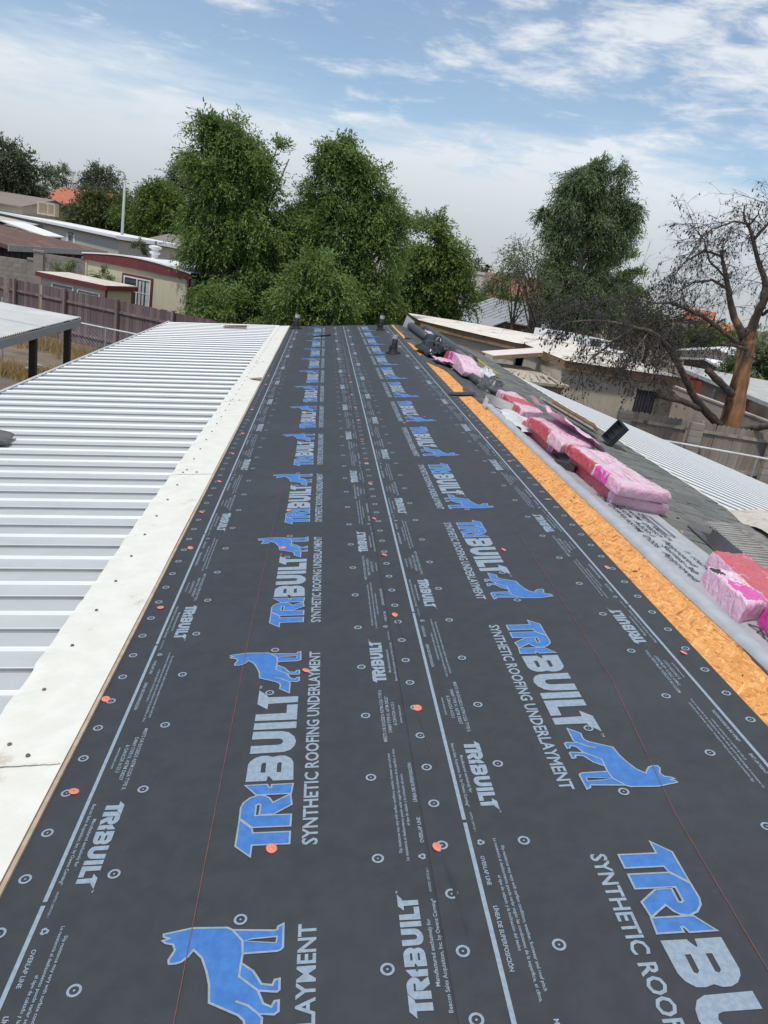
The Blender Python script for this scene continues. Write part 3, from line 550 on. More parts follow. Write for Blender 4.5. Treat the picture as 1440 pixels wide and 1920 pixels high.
bundle('far arched pink bundle with a red end beside the black tarp', [(.16, 10.3), (.46, 10.5), (.5, 12.6), (.15, 12.4)], 0.032, 0.120, 9, (0, .4), (.4, .5), sag=.10, topred=(.72, .95))
bundle('small pale pink bundle farthest along the ridge', [(.34, 14.9), (.60, 15.1), (.62, 16.6), (.40, 16.7)], 0.032, 0.160, 10, (2, 3), None)
def film(name, label, fn, m_, cat='wrap', n=(26, 14)): return link(name, grid_mesh(n[0], n[1], fn, m_), None, RID, ROT_R, label=label, category=cat)
film('loose_wrap', 'loose sheet of pink plastic thrown over the crumpled bundle', lambda u, v: (.28 + .55 * v, 6.3 + 1.25 * u - .3 * v, .30 - .20 * v + .05 * nz(u * 4, v * 3) + .02 * nz(u * 11, v * 9)), pink)
film('loose_wrap', 'flap of pink plastic hanging beside the far arched bundle', lambda u, v: (-.08 + .26 * u, 11.3 + .5 * v - .2 * u, .05 + .05 * u + .02 * nz(u * 5, v * 4)), pink)
# black tarp, rolls and offcuts along the far ridge
def lump(name, label, cx, cy, rx, ry, rz, m_, cat, seed, amp=.35, lab=None):
    def fn(u, v):
        a = 2 * math.pi * u; r_ = math.sin(v * math.pi / 2 + .02); d = 1 + amp * nz(math.cos(a) * 1.6 + seed, math.sin(a) * 1.6, v * 3) + amp * .5 * nz(math.cos(a) * 5, math.sin(a) * 5 + seed, v * 8)
        return (cx + rx * r_ * math.cos(a) * d, cy + ry * r_ * math.sin(a) * d, .004 + rz * math.cos(v * math.pi / 2) * d)
    return film(name, label, fn, m_, cat, (30, 12))
tarp_m = mat('black_tarp', (.01, .01, .011), (.02, .02, .022), 9, .3, .5, 16)
lump('black_tarp', 'heap of shiny black plastic beside the far pink bundle', .12, 12.9, .25, .9, .24, tarp_m, 'tarp', 2, .5)
lump('black_tarp', 'crumpled dark plastic at the near end of the black roll', .46, 9.75, .16, .35, .16, mat('dark_film', (.05, .052, .055), (.10, .105, .11), 8, .35, .5, 14), 'tarp', 5, .5)
lump('white_bag', 'clear whitish plastic bag beyond the far pink bundle', .62, 10.9, .14, .7, .16, mat('bag_film', (.5, .52, .54), (.66, .68, .70), 7, .25, .5, 12), 'bag', 8, .4)
rollm = mat('membrane_roll', (.045, .047, .05), (.07, .072, .076), 10, .5, .2)
def roll(label, a, b_, r_, m_=rollm):
    d = (Vector(b_) - Vector(a)); mb = MB(); pts = [Vector(a) + d * i / 10 + Vector((.01 * nz(i * .6), 0, .004 * nz(i * .9, 2))) for i in range(11)]
    mb.tube(pts, [r_ * (1 + .1 * nz(i * 1.3, 4)) for i in range(11)], 14); return mb.build('membrane_roll', m_, None, RID, ROT_R, True, label=label, category='roll')
roll('black membrane roll lying in front of the far arched bundle', (.20, 12.7, .06), (.34, 9.85, .055), .055)
roll('dark membrane roll at the far corner of the ridge', (.22, 17.6, .09), (.30, 15.4, .085), .085)
roll('long dark roll behind the small far bundle', (.58, 17.6, .12), (.72, 12.6, .11), .10)
roll('short dark roll behind the black plastic heap', (.60, 13.4, .10), (.66, 11.2, .09), .075, mat('grey_roll', (.09, .095, .1), (.14, .145, .15), 9, .4, .2))
film('white_flap', 'upright white plastic flap at the far end of the ridge', lambda u, v: (.06 + .02 * v + .22 * u, 17.75 + .1 * u, .02 + .26 * v * (1 - .3 * u)), mat('white_plastic', (.75, .77, .78), (.68, .7, .72), 8, .5), 'flap', (6, 6))
mb = MB(); n = 24
mb.poly([[(.17 * math.cos(2 * math.pi * i / n) * (1 + .15 * nz(i)), .10 * math.sin(2 * math.pi * i / n)) for i in range(n)]], .012); mb.box(-.02, .02, -.02, .02, 0, .011)
o = mb.build('rubber_patch', black_m, None, LW(1.52, 8.72, .006), ROT_L, label='black rubber patch lying across the bare chipboard', category='patch')
film('rubber_patch', 'thin dark patch on the far chipboard', lambda u, v: (-.22 + .2 * u, 14.9 + .28 * v * math.sin(u * 3.14), .03 + .01 * math.sin(u * 3.14)), black_m, 'patch', (8, 4))
yel = mat('yellow_board', (.52, .40, .12), (.44, .33, .09), 7, .8); 
mb = MB(); mb.hexa([(1.05, 12.2, .05), (1.16, 12.25, .03), (.98, 15.2, .1), (.86, 15.1, .12)], [(1.05, 12.2, .09), (1.16, 12.25, .07), (.98, 15.2, .14), (.86, 15.1, .16)]); mb.build('board', yel, None, RID, ROT_R, label='yellow board lying along the far shingles', category='board')
# burnt vent and bent metal offcuts
mb = MB(); mb.hexa([(1.35, 8.3, .10), (1.47, 8.35, .05), (1.35, 10.2, .05), (1.22, 10.1, .10)], [(1.35, 8.3, .125), (1.47, 8.35, .075), (1.35, 10.2, .075), (1.22, 10.1, .125)])
off = thing('metal_offcut', 'bent tan metal trim lying beyond the pink bundles', 'scrap', RID); off.rotation_euler = ROT_R
link('trim_strip', mb.mesh(mat('tan_metal', (.52, .47, .38), (.44, .39, .31), 7, .5, third=(.2, .12, .07), tscale=4)), off)
mb = MB(); mb.hexa([(1.43, 8.5, .12), (1.50, 8.5, .08), (1.40, 9.9, .08), (1.32, 9.9, .12)], [(1.43, 8.5, .15), (1.50, 8.5, .11), (1.40, 9.9, .11), (1.32, 9.9, .15)]); link('wood_strip', mb.mesh(mat('brown_wood', (.32, .19, .09), (.24, .14, .07), 8, .8)), off)
tray = thing('vent_tray', 'black ribbed plastic tray standing on edge beyond the bundles', 'tray', RID + T2 * 1.52 + Vector((0, 8.15, 0)) + N2 * .02, (R(8), R(-58), R(-14)))
MB().box(0, .27, -.16, .16, 0, .012).build('back', black_m, tray)
for sgn in (-1, 1): MB().box(0, .27, sgn * .16 - .008, sgn * .16 + .008, .012, .06).build('rim', black_m, tray); MB().box(.135 + sgn * .127 - .008, .135 + sgn * .127 + .008, -.152, .152, .012, .06).build('rim', black_m, tray)
for i in range(3): MB().box(.06 + i * .07, .068 + i * .07, -.15, .15, .012, .035).build('rib', black_m, tray)
vent = thing('ridge_vent', 'burnt slotted ridge vent under a peeled tan metal sheet', 'vent', RID + T2 * .92 + Vector((0, 4.15, 0)) + N2 * .01, (0, SL, R(-6)))
dk = mat('vent_shell', (.10, .10, .105), (.07, .07, .072), 8, .6); slat = mat('vent_slat', (.34, .33, .31), (.2, .19, .18), 9, .7)
link('shell', grid_mesh(16, 6, lambda u, v: (-.12 + .02 * v + (.10 * max(0, (u - .8) / .2) ** 2), -.5 + 1.05 * u, .095 * v), dk), vent)
link('bed', grid_mesh(10, 20, lambda u, v: (-.10 + .46 * u, -.5 + 1.1 * v, .085 + .11 * u + .012 * nz(u * 5, v * 9)), mat('ash', (.25, .24, .22), (.14, .13, .12), 14, .95, .6)), vent)
for i in range(22): MB().box(-.09, .10, -.008, .008, 0, .02).build('slat', slat, vent, (0.0, -.44 + i * .046, .095 + .008 * nz(i * .4)), (0, -.23, .05 * nz(i)))
link('peeled_sheet', grid_mesh(14, 30, lambda u, v: (.13 + .34 * u + .10 * v + .04 * nz(u * 2, v * 3), -.85 + 2.0 * v, .20 + .10 * u + .035 * nz(u * 3, v * 6) + .05 * math.sin(v * 3.1) - .10 * v), mat('peeled_tan', (.55, .50, .41), (.46, .41, .33), 8, .55, third=(.18, .15, .12), tscale=6, tlo=.6, thi=.7)), vent)
MB().box(-.10, .40, -.52, -.5, -.01, .08).build('end_plate', dk, vent)
MB().box(-.13, .36, -.5, .7, -.005, .004).build('base_plate', dk, vent)
mb = MB(); mb.hexa([(.10, 5.62, .01), (.22, 5.55, .01), (.24, 5.7, .01), (.12, 5.75, .01)], [(.10, 5.62, .06), (.22, 5.55, .07), (.24, 5.7, .06), (.12, 5.75, .05)]); mb.build('shingle_stack', tornm, None, RID, ROT_R, label='black shingle offcuts poking out beneath the middle pair', category='shingles')
# plumbing vents
pipe_m = mat('vent_pipe', (.010, .010, .011), (.018, .018, .019), 12, .6, spec=.25); tip_m = mat('pipe_tip', (.42, .43, .44), (.3, .31, .32), 10, .5)
def pvent(label, t, y, H, r_, base=.13):
    o = thing('plumbing_vent', label, 'vent pipe', LW(t, y, .006))
    mb = MB(); mb.lathe([(base, -.02), (base * .97, .012), (base * .55, .03), (r_ * 1.5, .10), (r_ * 1.15, .13)], 18); mb.build('boot', pipe_m, o, rot=(0, -SL, 0), smooth=True)
    mb = MB(); mb.lathe([(r_, -.05), (r_, H * .78)], 14); mb.build('pipe', pipe_m, o, smooth=True)
    mb = MB(); mb.lathe([(r_ * .97, H * .78), (r_ * .97, H), (r_ * .7, H), (r_ * .7, H - .05)], 14); mb.build('pipe_end', tip_m, o)
pvent('nearest black vent pipe standing in a flared rubber boot', 1.05, 12.7, .30, .045)
pvent('black vent pipe with a pale tip at the far left corner of the sheet', -.70, 17.45, .30, .055)
pvent('slim black vent pipe near the far right corner of the sheet', 1.12, 16.85, .30, .05, .10)
mb = MB(); mb.hexa([(-.30, 15.55, .004), (.05, 15.75, .004), (.05, 15.9, .004), (-.30, 15.68, .004)], [(-.30, 15.55, .02), (.05, 15.75, .035), (.05, 15.9, .03), (-.30, 15.68, .012)]); mb.build('rubber_strip', black_m, None, O1, ROT_L, label='black rubber strip lying across the far left sheet', category='strip')
for k in range(26):
    pass
# small litter
lit = MB()
for k in range(60):
    s_ = rnd.uniform(.1, .9); y = rnd.uniform(3.2, 16); a = rnd.random() * 6; l = rnd.uniform(.004, .022); wd = rnd.uniform(.003, .009); c, s2 = math.cos(a), math.sin(a)
    q = [(s_ + c * x - s2 * yy, y + s2 * x + c * yy) for x, yy in ((-l, -wd), (l, -wd), (l, wd), (-l, wd))]; lit.hexa([(*p, .012) for p in q], [(*p, .02) for p in q], rnd.choice((0, 1, 1)))
link('litter', lit.mesh([mat('litter_pale', (.5, .42, .28)), char_m]), None, RID, ROT_R, kind='stuff', label='scattered chips and charred scraps along the ridge', category='litter')
lit = MB()
for k in range(26):
    y = rnd.uniform(2., 10); t = rnd.uniform(1.46, 1.6); a = rnd.gauss(1.2, .8); l = rnd.uniform(.003, .013); c, s2 = math.cos(a), math.sin(a); wd = rnd.uniform(.0008, .0018)
    q = [(t + c * x - s2 * yy, y + s2 * x + c * yy) for x, yy in ((-l, -wd), (l, -wd), (l, wd), (-l, wd))]; lit.hexa([(*p, -.002) for p in q], [(*p, .003) for p in q])
link('splinters', lit.mesh(char_m), None, O1, ROT_L, kind='stuff', label='dark splinters and felt scraps on the bare chipboard', category='litter')
# ------------------------------------------------------------------ building helpers
def frame(p0, p1):
    """local frame: origin p0 on the ground, x toward p1, y away to the left of x, z up"""
    a = math.atan2(p1[1] - p0[1], p1[0] - p0[0]); return (p0[0], p0[1], 0), (0, 0, a), math.hypot(p1[0] - p0[0], p1[1] - p0[1])
def window(root, x0, x1, z0, z1, y=-.02, frame_m=None, mull=1, rails=1, trim=None, gl=None, name='window'):
    fm = frame_m or mat('white_frame', (.72, .73, .72)); t = .05
    if trim: MB().box(x0 - .09, x1 + .09, y - .02, y + .03, z0 - .09, z0 - .001).box(x0 - .09, x1 + .09, y - .02, y + .03, z1 + .001, z1 + .09).box(x0 - .09, x0 - .001, y - .019, y + .03, z0 - .001, z1 + .001).box(x1 + .001, x1 + .09, y - .019, y + .03, z0 - .001, z1 + .001).build('window_trim', trim, root)
    w_ = MB().box(x0, x1, y - .03, y + .03, z0, z0 + t).box(x0, x1, y - .03, y + .03, z1 - t, z1).box(x0, x0 + t, y - .029, y + .03, z0 + t, z1 - t).box(x1 - t, x1, y - .029, y + .03, z0 + t, z1 - t).build(name, fm, root)
    xs = [x0 + t + (x1 - x0 - 2 * t) * i / (mull + 1) for i in range(mull + 2)]
    for i in range(mull + 1): MB().box(xs[i] + .012, xs[i + 1] - .012, y + .0, y + .012, z0 + t, z1 - t).build('pane', gl or glass('dark_glass'), w_)
    for x in xs[1:-1]: MB().box(x - .025, x + .025, y - .028, y + .014, z0 + t, z1 - t).build('mullion', fm, w_)
    for i in range(rails):
        z = z0 + (z1 - z0) * (i + 1) / (rails + 1)
        for a, c in zip(xs[:-1], xs[1:]): MB().box(a + .026, c - .026, y - .015, y + .013, z - .012, z + .012).build('muntin', fm, w_)
    return w_
def walls(root, W_, Dp, H, m_, th=.12, H2=None):
    H2 = H2 or H
    mb = MB(); mb.box(0, W_, 0, th, 0, H); mb.box(0, W_, Dp - th, Dp, 0, H2)
    for x in (0, W_ - th): mb.add([(x, th, 0), (x + th, th, 0), (x + th, Dp - th, 0), (x, Dp - th, 0), (x, th, H), (x + th, th, H), (x + th, Dp - th, H2), (x, Dp - th, H2)], [(3, 2, 1, 0), (4, 5, 6, 7), (0, 1, 5, 4), (1, 2, 6, 5), (2, 3, 7, 6), (3, 0, 4, 7)])
    return mb.build('wall', m_, root)
def gable(root, W_, Dp, H, rise, m_, ov=.25, th=.09, along='x', wallm=None, name='roof'):
    mb = MB()
    if along == 'x':        # ridge runs along x
        pr = [(-ov, H - rise * ov / (Dp / 2)), (Dp / 2, H + rise), (Dp + ov, H - rise * ov / (Dp / 2))]
        for (a, za), (c, zc) in zip(pr[:-1], pr[1:]):
            mb.hexa([(-ov, a, za), (W_ + ov, a, za), (W_ + ov, c, zc), (-ov, c, zc)], [(-ov, a, za + th), (W_ + ov, a, za + th), (W_ + ov, c, zc + th), (-ov, c, zc + th)])
        if wallm:
            for x in (0.001, W_ - .061): MB().add([(x, .02, H), (x, Dp - .02, H), (x, Dp / 2, H + rise - .02), (x + .06, .02, H), (x + .06, Dp - .02, H), (x + .06, Dp / 2, H + rise - .02)], [(0, 1, 2), (5, 4, 3), (0, 3, 4, 1), (1, 4, 5, 2), (2, 5, 3, 0)]).build('gable_end', wallm, root)
    else:
        pr = [(-ov, H - rise * ov / (W_ / 2)), (W_ / 2, H + rise), (W_ + ov, H - rise * ov / (W_ / 2))]
        for (a, za), (c, zc) in zip(pr[:-1], pr[1:]):
            mb.hexa([(a, -ov, za), (c, -ov, zc), (c, Dp + ov, zc), (a, Dp + ov, za)], [(a, -ov, za + th), (c, -ov, zc + th), (c, Dp + ov, zc + th), (a, Dp + ov, za + th)])
        if wallm:
            for y in (.001, Dp - .061): MB().add([(.02, y, H), (W_ - .02, y, H), (W_ / 2, y, H + rise - .02), (.02, y + .06, H), (W_ - .02, y + .06, H), (W_ / 2, y + .06, H + rise - .02)], [(0, 1, 2), (5, 4, 3), (0, 3, 4, 1), (1, 4, 5, 2), (2, 5, 3, 0)]).build('gable_end', wallm, root)
    return mb.build(name, m_, root)
# ------------------------------------------------------------------ left: board fence, chain link, neighbour carport
wood_p = [mat('fence_wood_%d' % i, c, tuple(q * .6 for q in c), 4, .9, .3, 30, stretch=(1, 1, .12)) for i, c in enumerate(((.205, .145, .15), (.175, .124, .13), (.24, .178, .172), (.155, .112, .116)))]
def board_fence(label, p0, p1, H, mats_, bw=.145, post=2.4, name='board_fence', rails=(.35, 1.45), dog=False, skip=()):
    loc, rot, L_ = frame(p0, p1); f = thing(name, label, 'fence', loc, rot); meshes = []
    for m_ in mats_:
        bb = MB()
        if dog: bb.add([(0, 0, .04), (bw - .008, 0, .04), (bw - .008, .018, .04), (0, .018, .04), (0, 0, H - .04), (bw - .008, 0, H - .04), (bw - .008, .018, H - .04), (0, .018, H - .04), (.04, 0, H), (bw - .048, 0, H), (bw - .048, .018, H), (.04, .018, H)], [(0, 1, 5, 9, 8, 4), (3, 7, 11, 10, 6, 2), (1, 2, 6, 5), (0, 4, 7, 3), (5, 6, 10, 9), (8, 9, 10, 11), (4, 8, 11, 7)])
        else: bb.box(0, bw - .008, 0, .018, .04, H)
        meshes.append(bb.mesh(m_))
    x = 0; i = 0
    while x < L_ - bw * .5:
        if i not in skip: link('board', rnd.choice(meshes), f, (x, .02 + rnd.uniform(-.006, .006), rnd.uniform(-.025, .012)), (0, rnd.uniform(-.008, .008), 0))
        x += bw; i += 1
    for z in rails: MB().box(0, L_, -.025, .012, z - .045, z + .045).build('rail', mats_[2], f)
    xs = np.arange(0, L_ + .1, post)
    for x in xs: MB().box(x - .05, x + .05, -.13, -.03, 0, H + .05).build('post', mats_[2], f)
    return f
board_fence('weathered purple brown board fence across the left yard', (-13.6, 32.4), (-2.2, 26.85), 1.85, wood_p, skip=(12, 13, 24))
steel = mat('galvanised', (.42, .44, .45), (.34, .36, .37), 8, .45, metal=.5)
loc, rot, L_ = frame((-9.0, 27.4), (-3.4, 25.3)); cl = thing('chain_link_fence', 'low chain link fence with a pale top rail before the board fence', 'fence', loc, rot)
MB().tube([(0, 0, 1.15), (L_, 0, 1.15)], .028, 8).build('top_rail', mat('pale_rail', (.6, .61, .6)), cl)
for x in np.arange(0, L_, 2.3): MB().tube([(x, 0, 0), (x, 0, 1.2)], .03, 8).build('post', steel, cl)
mb = MB(); s_ = .13; x = -1.1
while x < L_:
    for sg in (1, -1):
        xa, za, xb, zb = (x, .05, x + 1.08, 1.13) if sg > 0 else (x + 1.08, .05, x, 1.13)
        if xa < 0 or xb < 0 or xa > L_ or xb > L_: continue
        mb.tube([(xa, .0, za), (xb, .004 * sg, zb)], .004, 3, cap=False)
    x += s_
mb.build('wire_mesh', steel, cl, kind='stuff')
# carport
cp = thing('carport', 'open carport with a dull grey corrugated roof on dark posts', 'carport', (-5.05, 8.0, 0)); corr_m = mat('dull_corrugated', (.48, .49, .48), (.43, .44, .435), 3, .75, third=(.52, .52, .51), tscale=.8); pst = mat('dark_post', (.035, .03, .027), (.055, .045, .04), 6, .8)
def corr(u, v): y = 11.5 * v - 2; return (-4.2 * u, y - u * 0, 2.47 + .0 * u + .014 * math.sin(y / .076 * 2 * math.pi) + .03 * math.sin(u * 3))
for k in range(5):
    y0, y1 = -2 + k * 2.3, -2 + (k + 1) * 2.3 - .01
    bb = MB(); n = 90
    for i in range(n + 1):
        y = y0 + (y1 - y0) * i / n; z = .013 * math.sin(y / .1 * 2 * math.pi) + k * .003
        bb.v += [(0, y, 2.45 + z), (-4.2, y + 2.2 * 0, 2.62 + z)]
    bb.f = [[2 * i, 2 * i + 2, 2 * i + 3, 2 * i + 1] for i in range(n)]; bb.m = [0] * n; bb.build('roof_sheet', corr_m, cp)
MB().box(-.03, .02, -2, 9.5, 2.28, 2.425).build('fascia', mat('ribbed_fascia', (.32, .34, .35), (.26, .28, .29), 40, .5, stretch=(1, 8, .1)), cp); MB().box(-4.2, .015, 9.46, 9.5, 2.40, 2.47).build('end_fascia', corr_m, cp)
for (x, y) in ((-.14, 7.1), (-.10, 9.0), (-4.0, 9.2), (-4.0, 4.5), (-.1, 2.5)): MB().box(x - .06, x + .06, y - .06, y + .06, 0, 2.42).build('post', pst, cp)
gm = mat('meter_grey', (.20, .23, .22), (.15, .17, .165), 8, .5)
me_ = thing('gas_meter', 'grey green gas meter and pipes by the dry grass', 'meter', (-6.75, 20.4, 0))
MB().lathe([(.13, .25), (.15, .3), (.15, .5), (.1, .56)], 14).build('meter_case', gm, me_, smooth=True); MB().lathe([(.17, .62), (.17, .66), (.06, .72)], 16, (-.3, .05, 0)).build('regulator', gm, me_, smooth=True)
MB().tube([(0, 0, 0), (0, 0, .3)], .03).tube([(0, 0, .54), (0, 0, .75), (-.3, .05, .75), (-.3, .05, 0)], .03).build('pipe', gm, me_, smooth=True)
MB().tube([(-8.83, 23.2, 0), (-8.85, 23.25, 2.0)], .035, 8).build('steel_post', steel, None, label='thin grey steel post standing in the yard grass', category='post')
MB().tube([(-8.6, 24.6, .03), (-7.6, 24.0, .04)], .03, 6).build('pvc_pipe', mat('pvc', (.6, .58, .5)), None, label='pale pipe lying on the bare dirt', category='pipe')
# dry grass
gr_m = leaf_mat('dry_grass', (.50, .36, .16), (.34, .25, .11), .3)
def tufts(name, label, spots, blades, h, m_):
    N = sum(blades for _ in spots); c = np.repeat(np.array(spots), blades, axis=0); ang = nrg.random(N) * 6.283; r_ = nrg.random(N) ** .5 * c[:, 2]
    base = np.stack([c[:, 0] + r_ * np.cos(ang), c[:, 1] + r_ * np.sin(ang), np.zeros(N)], 1); hh = h * (.4 + .7 * nrg.random(N)) * c[:, 3]; ln = nrg.normal(0, .35, (N, 2)) * hh[:, None]; a2 = nrg.random(N) * 6.283; wv = np.stack([np.cos(a2), np.sin(a2), np.zeros(N)], 1) * .012
    tip = base + np.concatenate([ln, hh[:, None]], 1); v = np.stack([base - wv, base + wv, tip], 1).reshape(-1, 3)
    return tri_cloud(name, v, 3, m_, nrg.random(N), kind='stuff', label=label, category='grass')
def tri_cloud(name, v, k, m_, shade, parent=None, **tags):
    n = len(v) // k; me = bpy.data.meshes.new(name); me.vertices.add(len(v)); me.vertices.foreach_set('co', v.astype(np.float32).ravel()); me.loops.add(n * k); me.loops.foreach_set('vertex_index', np.arange(n * k, dtype=np.int32)); me.polygons.add(n); me.polygons.foreach_set('loop_start', np.arange(0, n * k, k, dtype=np.int32))
    me.update(calc_edges=True); a = me.attributes.new('v', 'FLOAT', 'FACE'); a.data.foreach_set('value', shade.astype(np.float32)); me.materials.append(m_); return link(name, me, parent, **tags)
spots = []
for k in range(130): u = rnd.random(); spots.append((-13 + 10 * u + rnd.gauss(0, .3), 31.2 - 4.7 * u - .4 + rnd.gauss(0, .35) - 1.0, .5, 1))
for k in range(90): spots.append((rnd.uniform(-11.5, -6.2), rnd.gauss(22.7, .35), .4, 1.0))
for k in range(14): spots.append((rnd.uniform(-11, -4), rnd.uniform(17, 27), .3, .5))
tufts('dry_grass', 'dry yellow grass growing along the left yard fence', spots, 60, .42, gr_m)
# ------------------------------------------------------------------ left: homes behind the fence
cream_w = mat('cream_siding', (.55, .50, .35), (.51, .46, .32), 3, .8, .15, 40, stretch=(4, 4, .2)); maroon = mat('maroon_trim', (.15, .028, .032), (.12, .022, .026), 6, .6); wht_roof = mat('white_roof', (.80, .80, .79), (.72, .72, .71), 2, .6, third=(.6, .58, .54), tscale=1.5, tlo=.58, thi=.75)
p0, p1 = at(160, 560, 33.2), at(352, 560, 30.6); loc, rot, L_ = frame(p0, p1); ch = thing('trailer_home', 'cream trailer home with bowed maroon fascia and white roof', 'home', loc, rot)
walls(ch, L_, 12, 2.93, cream_w)
n = 16; bb = MB(); bow = lambda f_: 3.10 + .20 * math.sin(f_ * math.pi)
low = lambda f_: 2.90 + .0 * f_ 
for i in range(n + 1): f_ = i / n; bb.v += [(-.12 + (L_ + .24) * f_, -.10, low(f_)), (-.12 + (L_ + .24) * f_, -.10, bow(f_) - .004), (-.12 + (L_ + .24) * f_, -.02, low(f_)), (-.12 + (L_ + .24) * f_, -.02, bow(f_) - .004)]
for i in range(n): a = i * 4; bb.f += [[a, a + 4, a + 5, a + 1], [a + 2, a + 3, a + 7, a + 6], [a, a + 2, a + 6, a + 4]]; bb.m += [0, 0, 0]
bb.build('fascia', maroon, ch)
bb = MB()
for i in range(n + 1): f_ = i / n; bb.v += [(-.16 + (L_ + .32) * f_, -.13, bow(f_)), (-.16 + (L_ + .32) * f_, 12.2, bow(f_)), (-.16 + (L_ + .32) * f_, -.13, bow(f_) + .05), (-.16 + (L_ + .32) * f_, 12.2, bow(f_) + .05)]
for i in range(n): a = i * 4; bb.f += [[a, a + 2, a + 6, a + 4][::-1], [a + 2, a + 3, a + 7, a + 6][::-1]]; bb.m += [0, 0]
bb.build('roof', wht_roof, ch); MB().box(L_ - .05, L_ + .03, -.04, .06, 0, 2.92).build('corner_trim', maroon, ch); MB().box(-.03, .05, -.04, .06, 0, 2.92).build('corner_trim', cream_w, ch)
ww = window(ch, 2.02, 3.38, 1.50, 2.58, -.03, mat('white_frame', (.72, .73, .72)), 1, 1, maroon)
for x, wd in ((2.78, .12), (2.96, .1), (3.14, .16)): MB().box(x, x + wd, -.034, -.031, 1.58, 2.50).build('curtain', mat('curtain', (.5, .5, .48)), ww)
vt = thing('roof_vent', 'white stacked vent cap on the cream trailer roof', 'vent', at(290, 483, 33)); MB().lathe([(.13, -.15), (.13, .12), (.2, .14), (.22, .2), (.14, .24), (.13, .32), (.24, .34), (.26, .42), (.1, .46)], 16).build('cap', wht_roof, vt, smooth=False)
MB().tube([at(296, 470, 40) + Vector((0, 0, -.6)), at(292, 452, 40)], [.09, .05], 8).build('stub_pipe', mat('grey_pipe', (.2, .2, .22)), None, label='thin grey pipe rising behind the stacked vent cap', category='pipe')
# shed
loc, rot, L_ = frame((-10.6, 31.5), (-7.75, 29.92)); loc = (loc[0], loc[1], .14); sh = thing('garden_shed', 'low cream shed with maroon edge and pale flat roof by the fence', 'shed', loc, rot)
MB().box(-.05, L_ + .05, -.05, 1.35, -.14, -.002).build('slab', mat('slab_grey', (.3, .29, .28)), sh); walls(sh, L_, 1.3, 2.02, cream_w); MB().hexa([(-.12, -.12, 2.08), (L_ + .12, -.12, 2.08), (L_ + .12, 1.5, 2.13), (-.12, 1.5, 2.13)], [(-.12, -.12, 2.12), (L_ + .12, -.12, 2.12), (L_ + .12, 1.5, 2.17), (-.12, 1.5, 2.17)]).build('roof', mat('pale_roof', (.62, .58, .50), (.52, .48, .42), 3, .8, third=(.7, .67, .6), tscale=2), sh)
MB().box(-.13, L_ + .13, -.15, -.121, 1.95, 2.115).build('fascia', maroon, sh); MB().box(L_ + .121, L_ + .15, -.15, 1.5, 1.97, 2.13).build('fascia', maroon, sh); MB().box(L_ - .02, L_ + .03, -.04, .03, 0, 1.95).build('corner_trim', maroon, sh)
window(sh, .62, 1.72, 1.2, 1.84, -.03, mull=0, rails=0, gl=mat('shed_panel', (.3, .28, .22))); window(sh, 1.9, 3.0, .1, 1.8, -.03, mull=0, rails=0, gl=mat('shed_panel', (.3, .28, .22)), name='door')
# block wall
blk = [mat('block_%d' % i, c, tuple(q * .85 for q in c), 6, .9, .2, 30) for i, c in enumerate(((.34, .30, .26), (.31, .275, .24), (.36, .32, .275)))]
bmesh_ = [MB().box(0, .392, 0, .15, 0, .192).mesh(m_) for m_ in blk]
def block_wall(label, p0, p1, H, step=0):
    loc, rot, L_ = frame(p0, p1); f = thing('block_wall', label, 'wall', loc, rot); r_ = 0; z = 0; 
    MB().box(.02, L_ - .02, .03, .12, 0, H - .02).build('mortar', mat('mortar', (.3, .27, .24)), f)
    while z < H - .1:
        x = 0 if r_ % 2 == 0 else -.2
        while x < L_ - .1:
            if x >= 0: link('block', rnd.choice(bmesh_), f, (x, 0, z))
            x += .4
        z += .2; r_ += 1
    for x in np.arange(0, L_ + .2, L_ / max(1, round(L_ / 2.1))): MB().box(x - .2, x + .2, -.08, .22, 0, H + .02).box(x - .23, x + .23, -.11, .25, H + .021, H + .1).build('pilaster', blk[0], f)
    return f
q0, q1, q2 = at(-60, 480, 37.5), at(72, 480, 38.3), at(163, 480, 38.8)
block_wall('lower stretch of tan block wall behind the purple fence', (q0.x, q0.y), (q1.x - .25, q1.y), 2.2); block_wall('taller stretch of tan block wall beside the cream trailer', (q1.x, q1.y), (q2.x, q2.y), 2.6)
# dark blue shed with brown roof
blu = mat('slate_board', (.055, .065, .078), (.04, .048, .058), 3, .8); brn = mat('brown_roof', (.135, .075, .058), (.105, .058, .046), 2.5, .9, third=(.17, .105, .085), tscale=1.2); gfa = mat('grey_fascia', (.33, .33, .32))
p0, p1 = at(-15, 470, 39.5), at(158, 470, 50); loc, rot, L_ = frame(p0, p1); bs = thing('slate_building', 'dark slate boarded building under a low brown roof', 'building', loc, rot); walls(bs, L_, 6, 2.55, blu, .12, 2.55)
i = 0
for x in np.arange(.4, L_, .62): MB().box(x - .02, x + .02, -.025, -.002, .1, 2.5).build('batten', blu, bs)
MB().hexa([(-.5, -1.0, 2.5), (L_ + .9, -1.0, 2.5), (L_ - 3.2, 3.2, 3.12), (-.5, 3.2, 3.12)], [(-.5, -1.0, 2.68), (L_ + .9, -1.0, 2.68), (L_ - 3.2, 3.2, 3.30), (-.5, 3.2, 3.30)]).build('roof', brn, bs)
MB().hexa([(L_ - 3.15, 3.2, 3.06), (L_ + .9, -.98, 2.45), (L_ + 1.5, 1.4, 2.45), (L_ + .9, 6.5, 2.5)], [(L_ - 3.15, 3.2, 3.25), (L_ + .9, -.98, 2.65), (L_ + 1.5, 1.4, 2.65), (L_ + .9, 6.5, 2.7)]).build('roof', brn, bs)
